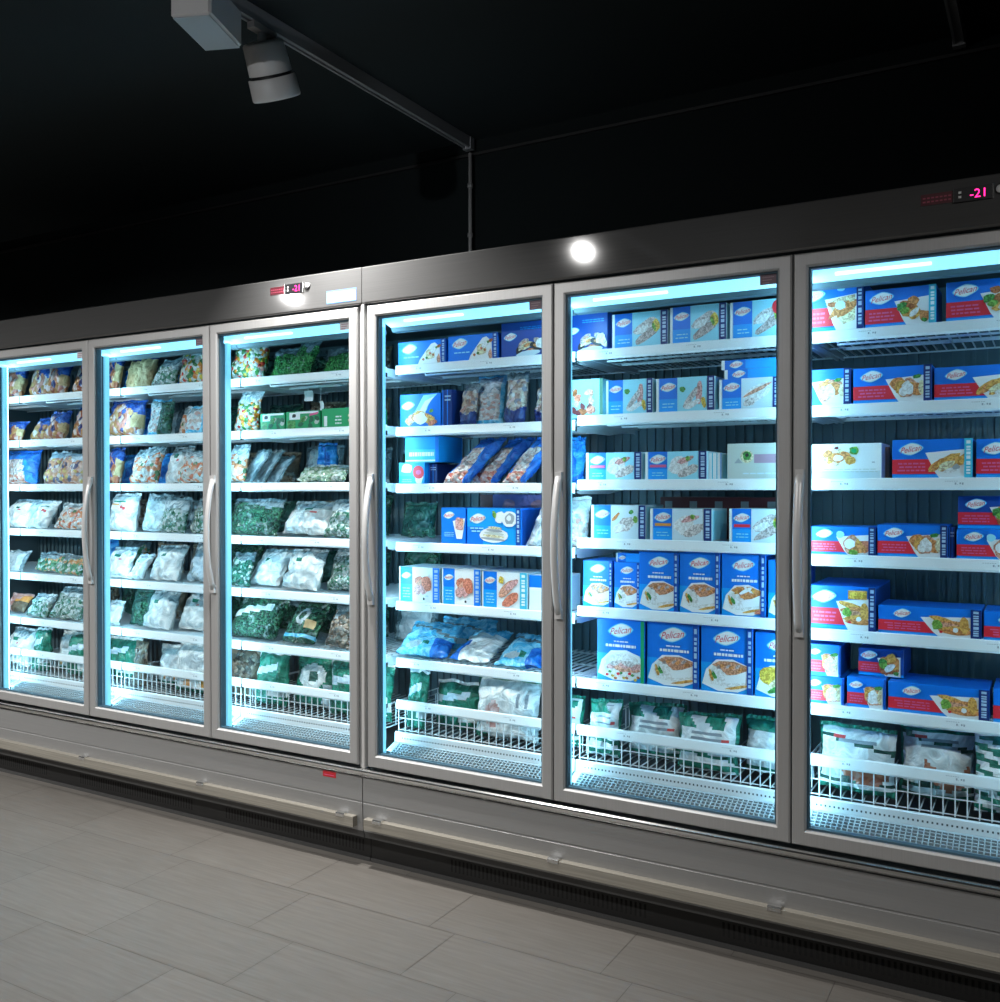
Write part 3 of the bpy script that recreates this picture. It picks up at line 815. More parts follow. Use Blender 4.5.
def front_fillet(f, band, style='fillet', seed=1):
    f.rect(0, 0, 1, 1, 'pale')
    f.rect(0, 0, 0.035, 1, 'white')
    f.rect(0.05, 0, 0.37, 1, 'blue')
    f.rect(0.05, 0, 0.37, 0.40, 'blue2')
    f.marks(0.10, 0.16, 0.32, 0.34, 2, 'cyan_light', seed, 0.3)
    if band:
        f.rect(0.08, 0.46, 0.35, 0.55, band)
    f.logo(0.21, 0.74, 0.30 * f.w)
    cl = (0.385, 0.865, 0.03, 0.97)
    f.rect(0.37, 0, 0.87, 1, 'cyan_light' if seed % 3 else 'pale')
    if style in ('fillet', 'badge'):
        f.blob(0.61, 0.60, 0.050, 0.017, 'fish', 0.55, seed, clip=cl); f.blob(0.66, 0.36, 0.052, 0.015, 'fish2', 0.55, seed + 1, clip=cl)
        f.blob(0.55, 0.50, 0.024, 0.012, 'fishwhite', 0.4, seed + 2, clip=cl)
        f.blob(0.80, 0.60, 0.013, 0.020, 'yellow', 0, seed + 3, clip=cl); f.blob(0.76, 0.56, 0.006, 0.014, 'green2', 0.3, seed + 4, clip=cl)
    elif style == 'stick':
        f.blob(0.74, 0.54, 0.011, 0.040, 'pinkice', -0.06, seed, 0.08, clip=cl); f.blob(0.60, 0.42, 0.011, 0.042, 'fish', -0.6, seed + 1, clip=cl)
        f.blob(0.62, 0.22, 0.030, 0.010, 'fishwhite', 0.5, seed + 2, clip=cl)
        f.blob(0.46, 0.66, 0.010, 0.010, 'green', 0, seed + 3, clip=cl); f.blob(0.82, 0.26, 0.007, 0.020, 'yellow', 0.2, seed + 4, clip=cl)
    elif style == 'prawn':
        f.blob(0.62, 0.52, 0.048, 0.026, 'fishwhite', 0.5, seed, clip=cl)
        for i in range(3):
            f.blob(0.55 + 0.08 * i, 0.56 + 0.06 * i, 0.034, 0.005, 'salmon2', 0.5, seed + 2 + i, clip=cl)
        f.blob(0.5, 0.24, 0.02, 0.012, 'fish', 0.2, seed + 8, clip=cl)
    elif style == 'white':
        f.blob(0.56, 0.50, 0.034, 0.030, 'fishwhite', 0.3, seed, clip=cl); f.blob(0.72, 0.34, 0.040, 0.016, 'fish', 0.4, seed + 1, clip=cl)
        f.blob(0.66, 0.70, 0.030, 0.010, 'pinkice', 0.3, seed + 2, clip=cl)
        f.blob(0.70, 0.76, 0.008, 0.008, 'green2', 0.2, seed + 3, clip=cl)
    elif style == 'herb':
        f.blob(0.64, 0.44, 0.046, 0.022, 'fish', 0.45, seed, clip=cl); f.blob(0.52, 0.34, 0.022, 0.014, 'fishwhite', 0.4, seed + 1, clip=cl)
        f.blob(0.46, 0.66, 0.020, 0.006, 'tan', 0.8, seed + 2, clip=cl); f.blob(0.74, 0.80, 0.010, 0.007, 'green', 0.4, seed + 3, clip=cl)
        f.blob(0.82, 0.60, 0.008, 0.012, 'green2', 0, seed + 4, clip=cl)
    if style == 'badge':
        f.blob(0.83, 0.78, 0.026, 0.026, 'red', 0, seed + 6, 0.02, 20)
        f.marks(0.77, 0.72, 0.89, 0.86, 2, 'white', 5)
    else:
        f.strip(0.88, 1.0, 'navy')

def front_gratin(f, kind, seed=1):
    f.rect(0, 0, 1, 0.45, 'blue2' if kind != 'dim' else 'blue')
    f.logo(0.50, 0.83, 0.56 * f.w)
    f.marks(0.34, 0.64, 0.66, 0.68, 1, 'white', seed, 0.5)
    f.marks(0.18, 0.56, 0.82, 0.62, 1, 'white', seed + 3, 0.7)
    W = f.w
    f.pts([(0.02, 0.12), (0.10, 0.34), (0.30, 0.50), (0.62, 0.52), (0.90, 0.44), (0.97, 0.30), (0.95, 0.12), (0.72, 0.035), (0.34, 0.03)], 'white')
    cl = (0.03, 0.96, 0.03, 0.6)
    if kind == 'salad':
        f.blob(0.54, 0.27, 0.40 * W, 0.20 * f.h, 'fishwhite', 0, seed + 5, 0.05, 16, cl)
        for i in range(7):
            f.blob(0.34 + 0.085 * i, 0.26 + 0.05 * math.sin(i * 2.1), 0.15 * W, 0.045 * f.h, ('pinkice', 'fish', 'salmon2')[i % 3], 0.3 * math.cos(i), seed + i, clip=cl)
        for i in range(12):
            f.blob(0.22 + 0.06 * i, 0.11 + 0.05 * math.sin(i * 1.7), 0.035 * W, 0.022 * f.h, ('red', 'green', 'yellow', 'brown')[i % 4], 0, seed + 30 + i, clip=cl)
        f.rect(0.93, 0, 1, 1, 'boxgreen')
        return
    if kind == 'lemon':
        f.blob(0.34, 0.34, 0.26 * W, 0.15 * f.h, 'yellow', 0, seed + 2, 0.06, 14, cl)
        f.blob(0.62, 0.22, 0.34 * W, 0.12 * f.h, 'cream', 0.1, seed + 3, clip=cl); f.blob(0.4, 0.14, 0.16 * W, 0.04 * f.h, 'green', 0.5, seed + 4, clip=cl)
        return
    f.pts([(0.12, 0.30), (0.26, 0.43), (0.90, 0.40), (0.92, 0.18), (0.62, 0.09), (0.20, 0.13)], 'fishwhite')
    f.blob(0.20, 0.26, 0.035 * W, 0.09 * f.h, 'gold', 0.3, seed + 2, clip=cl); f.blob(0.72, 0.11, 0.24 * W, 0.022 * f.h, 'gold', 0.22, seed + 3, clip=cl)
    f.pts([(0.44, 0.34), (0.50, 0.15), (0.88, 0.20), (0.90, 0.36)], 'white')
    top = ('tan', 'gold') if kind == 'orange' else ('crumb', 'fish2')
    f.pts([(0.22, 0.42), (0.36, 0.48), (0.66, 0.49), (0.92, 0.42), (0.88, 0.36), (0.70, 0.30), (0.52, 0.28), (0.40, 0.36)], top[0])
    for i in range(8):
        f.blob(0.36 + 0.06 * i, 0.39 + 0.03 * math.sin(i * 2.3), 0.06 * W, 0.026 * f.h, (top[1], 'tan', 'salmon2')[i % 3], 0.4, seed + 10 + i, 0.2, 8, cl)
    f.blob(0.58, 0.33, 0.14 * W, 0.04 * f.h, top[0], 0, seed + 7, 0.2, 12, cl)
    if kind == 'orange':
        f.blob(0.56, 0.42, 0.18 * W, 0.03 * f.h, 'white', 0.5, seed + 31, clip=cl); f.blob(0.62, 0.44, 0.15 * W, 0.02 * f.h, 'fishwhite', -0.6, seed + 32, clip=cl)
        f.blob(0.86, 0.10, 0.10 * W, 0.03 * f.h, 'salmon', 0.4, seed + 33, clip=cl)
    f.blob(0.27, 0.26, 0.035 * W, 0.07 * f.h, 'green', 0.5, seed + 8, 0.3, 10, cl)
    f.strip(0.90, 1.0, 'blue_dim')

def front_by_kind(f, kind):
    s = sum(ord(c) for c in kind)
    if kind.startswith('breaded'):
        food = {'breaded_fillet': 'fillet', 'breaded_nugget': 'nugget', 'breaded_nugget_cyan': 'nugget', 'breaded_chunk': 'chunk', 'breaded_chunk_wide': 'chunk', 'breaded_strip': 'strip',
                'breaded_strip_cyan': 'strip', 'breaded_wing': 'wing', 'breaded_dark': 'nugget', 'breaded_stack': 'stick', 'breaded_stick': 'stick', 'breaded_small': 'chunk'}[kind]
        front_breaded(f, food, 'cyan' if kind.endswith('cyan') else (None if kind in ('breaded_small', 'breaded_dark') else 'navy'), None if kind == 'breaded_chunk_wide' else 'red', s)
        f.logo(0.24, 0.76, min(0.40 * f.w, 0.62 * f.h))
        if kind == 'breaded_stack':
            f.rect(0.60, 0.72, 0.88, 0.92, 'gold'); f.rect(0.63, 0.75, 0.86, 0.88, 'yellow')
        if kind == 'breaded_small':
            f.rect(0.965, 0, 1, 1, 'blue_dim')
    elif kind.startswith('fillet'):
        k = kind.split('_')[1]
        front_fillet(f, {'pinkband': 'pink', 'orangeband': 'orange', 'redband': 'red'}.get(k), {'stick': 'stick', 'prawn': 'prawn', 'badge': 'badge', 'plain2': 'herb', 'pinkband': 'white', 'orangeband': 'white'}.get(k, 'fillet'), s)
    elif kind.startswith('gratin'):
        front_gratin(f, {'gratin_salad': 'salad', 'gratin_orange': 'orange', 'gratin_lemon': 'lemon'}.get(kind, 'fish'), s)
    elif kind == 'white_food_box':
        f.rect(0.02, 0.02, 0.98, 0.24, 'pale')
        for i in range(7):
            f.blob(0.24 + 0.06 * i, 0.62 + 0.10 * math.sin(i * 1.8), 0.017, 0.012, ('cream', 'tan', 'gold', 'cream')[i % 4], 0.5 * i, s + i)
        f.blob(0.44, 0.60, 0.022, 0.016, 'tan', 0, s + 20); f.blob(0.44, 0.60, 0.014, 0.010, 'white', 0, s + 21)
        f.blob(0.65, 0.80, 0.014, 0.013, 'green2', 0, s + 22); f.blob(0.65, 0.80, 0.008, 0.007, 'boxgreen', 0, s + 24); f.blob(0.42, 0.88, 0.007, 0.005, 'maroon', 0, s + 23)
        f.marks(0.05, 0.20, 0.95, 0.34, 2, 'creamcard', 3, 0.3); f.marks(0.88, 0.46, 0.93, 0.52, 1, 'grey', 4)
    elif kind == 'cream_box':
        f.rect(0.02, 0.02, 0.98, 0.3, 'pale'); f.rect(0.02, 0.04, 0.98, 0.31, 'creamcard')
        f.rect(0.38, 0.46, 1.0, 0.70, 'mauve'); f.blob(0.28, 0.64, 0.021, 0.021, 'cream', 0, 4, 0.03, 16); f.blob(0.28, 0.66, 0.014, 0.013, 'green', 0, 5); f.blob(0.28, 0.68, 0.006, 0.006, 'black', 0, 6)
        f.pts([(0.10, 0.46), (0.22, 0.46), (0.16, 0.60)], 'grey'); f.marks(0.18, 0.16, 0.80, 0.22, 1, 'pale', 5, 0.6)
    elif kind == 'clam_box':
        f.logo(0.20, 0.60, 0.30 * f.w); f.marks(0.40, 0.78, 0.92, 0.88, 2, 'blue2', 3, 0.4)
        for i in range(8):
            a = ('black', 'fish2', 'cream', 'navy', 'brown')[i % 5]
            f.blob(0.42 + 0.068 * i, 0.26 + 0.13 * math.sin(i * 1.3), 0.026, 0.012, a, 0.9 - 0.25 * i, s + i, 0.1)
            f.blob(0.43 + 0.068 * i, 0.27 + 0.13 * math.sin(i * 1.3), 0.013, 0.006, ('cream', 'salmon2', 'tan')[i % 3], 0.9 - 0.25 * i, s + 20 + i, 0.1)
        f.blob(0.60, 0.10, 0.05, 0.010, 'pale', 0.1, s + 50, 0.1, 12, (0.05, 1, 0.02, 1)); f.blob(0.86, 0.36, 0.018, 0.018, 'fishwhite', 0.2, s + 51)
    elif kind == 'shrimp_box':
        y = f.y()
        f.rect(0, 0, 1, 1, 'cyan_light'); f.rect(0.92, 0, 1, 1, 'darkgreen')
        r = random.Random(8)
        for i in range(26):
            f.blob(r.uniform(0.06, 0.78), r.uniform(0.08, 0.72), 0.014, 0.009, ('salmon', 'brown', 'salmon2', 'cream', 'maroon')[i % 5], r.uniform(0, 3), i)
    elif kind == 'flat_box':
        f.rect(0, 0, 0.06, 1, 'white'); f.rect(0.42, 0, 1, 1, 'blue2'); f.logo(0.26, 0.5, min(0.34 * f.w, 1.6 * f.h))
    elif kind == 'navy_box':
        f.rect(0.0, 0, 0.12, 1, 'blue'); f.rect(0.5, 0, 0.6, 1, 'blue'); f.marks(0.2, 0.7, 0.9, 0.9, 2, 'strokes', 6)
    elif kind == 'pale_edge_box':
        f.rect(0, 0, 1, 1, 'white'); f.rect(0.28, 0, 0.36, 1, 'cyan'); f.rect(0.62, 0, 0.70, 1, 'cyan'); f.rect(0.92, 0, 1, 1, 'blue2')
    elif kind in ('maroon_box', 'brown_box'):
        f.rect(0.02, 0.02, 0.98, 0.98, 'maroon' if kind == 'maroon_box' else 'cardbrown')
        if kind == 'maroon_box':
            for i in range(5):
                f.rect(0.04 + 0.2 * i, 0.1, 0.10 + 0.2 * i, 0.9, 'grey')
    elif kind == 'dessert':
        f.logo(0.24, 0.70, 0.34 * f.w); f.marks(0.12, 0.34, 0.44, 0.42, 1, 'cyan_light', 3, 0.5)
        f.pts([(0.42, 0.03), (0.46, 0.22), (0.58, 0.54), (0.70, 0.84), (0.78, 0.88), (0.88, 0.70), (0.90, 0.03)], 'white')
        f.blob(0.68, 0.42, 0.024, 0.020, 'cream', 0.4, 3); f.blob(0.76, 0.62, 0.018, 0.012, 'fishwhite', 0.6, 4)
        for i in range(5):
            f.blob(0.54 + 0.07 * i, 0.24 + 0.11 * i - 0.06 * (i % 2) * i, 0.0055, 0.005, ('brown', 'green', 'salmon')[i % 3], 0, i)
        f.blob(0.86, 0.20, 0.008, 0.020, 'salmon2', 0, 9); f.blob(0.87, 0.72, 0.010, 0.006, 'brown', 0.4, 10); f.strip(0.91, 1.0, 'blue_dim')
    elif kind == 'rings_box':
        f.pts([(0.36, 0.45), (0.58, 0.95), (0.92, 0.98), (0.72, 0.72), (0.66, 0.5)], 'cyan_light'); f.pts([(0.44, 0.4), (0.62, 0.78), (0.84, 0.90), (0.66, 0.6), (0.62, 0.4)], 'white')
        f.logo(0.20, 0.66, 0.36 * f.w)
        for i in range(9):
            f.blob(0.24 + 0.068 * i, 0.20 + 0.16 * math.sin(i * 0.42), 0.020, 0.017, ('gold', 'cream', 'tan', 'gold')[i % 4], 0.5 * i, s + i, 0.12, 12, (0.02, 0.98, 0.02, 0.98))
        f.blob(0.52, 0.26, 0.030, 0.022, 'white', 0, s + 30); f.blob(0.82, 0.14, 0.020, 0.010, 'salmon', 0.2, s + 31); f.blob(0.78, 0.48, 0.010, 0.007, 'green2', 0.2, s + 32)
    elif kind == 'cyan_small':
        f.rect(0, 0, 1, 1, 'blue2'); f.rect(0, 0.4, 0.55, 1, 'cyan'); f.blob(0.30, 0.74, 0.028, 0.018, 'white', 0.1, 3); f.blob(0.78, 0.34, 0.020, 0.024, 'white', 0, 5)
        f.blob(0.76, 0.56, 0.026, 0.026, 'red', 0, 4, 0.03, 18); f.blob(0.76, 0.56, 0.012, 0.010, 'pink', 0, 6); f.marks(0.1, 0.12, 0.5, 0.3, 2, 'cyan_light', 4, 0.4)
    elif kind == 'cyan_top':
        f.rect(0, 0, 1, 1, 'cyan'); f.rect(0, 0.5, 1, 1, 'blue2'); f.marks(0.10, 0.24, 0.86, 0.46, 1, 'white', 8, 0.7); f.rect(0.02, 0.04, 0.9, 0.10, 'white'); f.rect(0.9, 0, 1, 1, 'blue')
    elif kind == 'icecup_box':
        f.logo(0.32, 0.80, 0.50 * f.w); f.marks(0.10, 0.22, 0.52, 0.36, 3, 'cyan_light', 6, 0.4)
        f.pts([(0.48, 0.64), (0.98, 0.72), (0.86, 0.16), (0.64, 0.16)], 'white'); f.blob(0.74, 0.56, 0.020, 0.026, 'pinkice', 0.2, 3); f.blob(0.84, 0.62, 0.010, 0.016, 'salmon2', 0, 4)
    elif kind == 'swirl_box':
        f.rect(0, 0, 1, 1, 'blue2'); f.rect(0.0, 0, 0.3, 0.5, 'blue'); f.logo(0.20, 0.72, 0.34 * f.w); f.marks(0.06, 0.36, 0.34, 0.52, 2, 'cyan_light', 6, 0.5)
        f.blob(0.50, 0.28, 0.060, 0.028, 'white', 0, 2, 0.04, 16)
        for i in range(5):
            f.blob(0.49 + 0.01 * i, 0.18 + 0.075 * i, 0.054 - 0.006 * i, 0.005, ('grey', 'cream', 'creamcard')[i % 3], -0.08, i + 4, 0.05)
        f.blob(0.62, 0.76, 0.024, 0.020, 'white', 0.2, 11); f.blob(0.80, 0.72, 0.032, 0.030, 'white', 0, 12, 0.06, 16); f.blob(0.80, 0.72, 0.022, 0.020, 'grey', 0, 13); f.blob(0.79, 0.74, 0.010, 0.010, 'white', 0, 14)
        f.blob(0.52, 0.84, 0.008, 0.014, 'green2', 0.3, 15); f.strip(0.92, 1.0, 'blue_dim')
    elif kind == 'pink_box':
        f.rect(0, 0, 1, 1, 'mauveblue'); f.rect(0, 0, 0.2, 1, 'maroon'); f.blob(0.45, 0.8, 0.03, 0.02, 'mauve', 0, 3); f.blob(0.9, 0.8, 0.03, 0.02, 'mauve', 0, 4)
    elif kind.startswith('salmon'):
        f.rect(0, 0, 1, 1, 'white'); f.rect(0.03, 0, 0.33, 1, 'blue'); f.rect(0.03, 0, 0.33, 0.5, 'blue2'); f.marks(0.08, 0.14, 0.28, 0.46, 4, 'cyan_light', 6, 0.35)
        f.logo(0.18, 0.76, 0.27 * f.w); cl = (0.36, 0.80, 0.05, 0.9)
        if kind == 'salmon':
            for i in range(5):
                f.blob(0.50 + 0.055 * i, 0.60 - 0.10 * (i % 3), 0.022, 0.021, ('salmon', 'salmon2', 'pinkice', 'salmon')[i % 4], 0.4 * i, s + i, 0.12, 10, cl)
            f.blob(0.46, 0.36, 0.018, 0.020, 'pinkice', 0.2, s + 9, clip=cl); f.blob(0.62, 0.12, 0.005, 0.005, 'black', 0, 3); f.blob(0.70, 0.2, 0.008, 0.004, 'pale', 0, 3)
            f.strip(0.84, 1.0, 'blue', 'strokes')
        else:
            f.blob(0.55, 0.55, 0.044, 0.018, 'salmon2', 0.75, s, 0.06, 12, cl); f.blob(0.64, 0.26, 0.042, 0.019, 'salmon', 0.6, s + 1, 0.06, 12, cl); f.blob(0.66, 0.66, 0.034, 0.012, 'pinkice', 0.6, s + 2, 0.06, 12, cl)
            f.blob(0.43, 0.78, 0.012, 0.014, 'yellow', 0, 3); f.strip(0.84, 0.99, 'cyan', 'white')
    elif kind == 'white_blue_box':
        f.rect(0, 0, 1, 1, 'white'); f.rect(0, 0.66, 1, 1, 'blue')
    elif kind.startswith('spinach'):
        f.rect(0.04, 0.06, 0.28, 0.5, 'green'); f.rect(0.10, 0.55, 0.42, 0.94, 'white'); f.blob(0.24, 0.76, 0.012, 0.008, 'black', 0.2, 3)
        r = random.Random(5)
        for i in range(16):
            f.blob(r.uniform(0.42, 0.95), r.uniform(0.12, 0.62), 0.015, 0.009, ('darkgreen', 'creamcard', 'green', 'darkgreen', 'boxgreen')[i % 5], r.uniform(-1, 1), i)
        f.rect(0.30, 0.86, 0.98, 0.97, 'white')
        if kind.endswith('pink'):
            f.pts([(0.70, 0.70), (0.96, 0.80), (0.98, 0.92), (0.74, 0.84)], 'pink')
    elif kind == 'green_box':
        f.rect(0.06, 0.1, 0.14, 0.62, 'white'); f.marks(0.34, 0.2, 0.5, 0.7, 3, 'white', 4); f.marks(0.66, 0.3, 0.8, 0.8, 2, 'cream', 7)

BODY = {'white_food_box': 'white', 'brown_box': 'cardbrown', 'cream_box': 'creamcard', 'pale_edge_box': 'pale', 'maroon_box': 'maroon', 'pink_box': 'mauveblue', 'navy_box': 'navy', 'white_blue_box': 'white', 'breaded_dark': 'blue_dim',  # breaded_dark: shade on the set-back boxes is painted as dimmer blue card
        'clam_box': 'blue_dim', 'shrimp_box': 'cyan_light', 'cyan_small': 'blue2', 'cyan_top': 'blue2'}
DEPTH = {'breaded_stack': 0.30, 'navy_box': 0.20, 'flat_box': 0.16, 'maroon_box': 0.2}
CARTON = {}
def carton_mesh(kind, w, h):
    key = (kind, round(w / 0.012), round(h / 0.009))
    if key in CARTON:
        return CARTON[key]
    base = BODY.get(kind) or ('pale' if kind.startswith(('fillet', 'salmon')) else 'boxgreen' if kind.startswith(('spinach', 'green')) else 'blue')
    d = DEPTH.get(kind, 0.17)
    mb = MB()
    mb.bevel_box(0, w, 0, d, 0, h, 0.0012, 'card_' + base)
    f = Front(mb, w, h)
    front_by_kind(f, kind)
    # print on the side facing +x: a darker panel with rows of small marks
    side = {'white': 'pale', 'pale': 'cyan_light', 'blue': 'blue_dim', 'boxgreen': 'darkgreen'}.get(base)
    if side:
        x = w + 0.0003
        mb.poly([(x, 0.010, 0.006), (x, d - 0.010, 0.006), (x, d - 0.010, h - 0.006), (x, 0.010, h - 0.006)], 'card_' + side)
    CARTON[key] = (mb.mesh('frozen_carton'), w, h)
    return CARTON[key]

NAMES = dict(breaded='breaded_fish_box', fillet='fish_fillet_box', gratin='fish_gratin_box', salmon='salmon_box', spinach='spinach_box', clam='shellfish_box', shrimp='shrimp_box',
             dessert='dessert_box', flat='flat_carton', cream='cream_carton', white='white_carton', navy='blue_carton', rings='squid_ring_box', swirl='ice_cream_box', icecup='ice_cream_box',
             cyan='small_carton', pale='white_carton', maroon='back_carton', pink='back_carton', brown='brown_carton', green='green_carton')
GROUPS = dict(breaded='blue breaded fish boxes', fillet='pale fish fillet boxes', gratin='blue fish gratin boxes', salmon='white and blue salmon boxes', spinach='green spinach boxes', clam='dark blue shellfish boxes', dessert='blue dessert boxes', flat='flat blue boxes', navy='dark blue box edges')

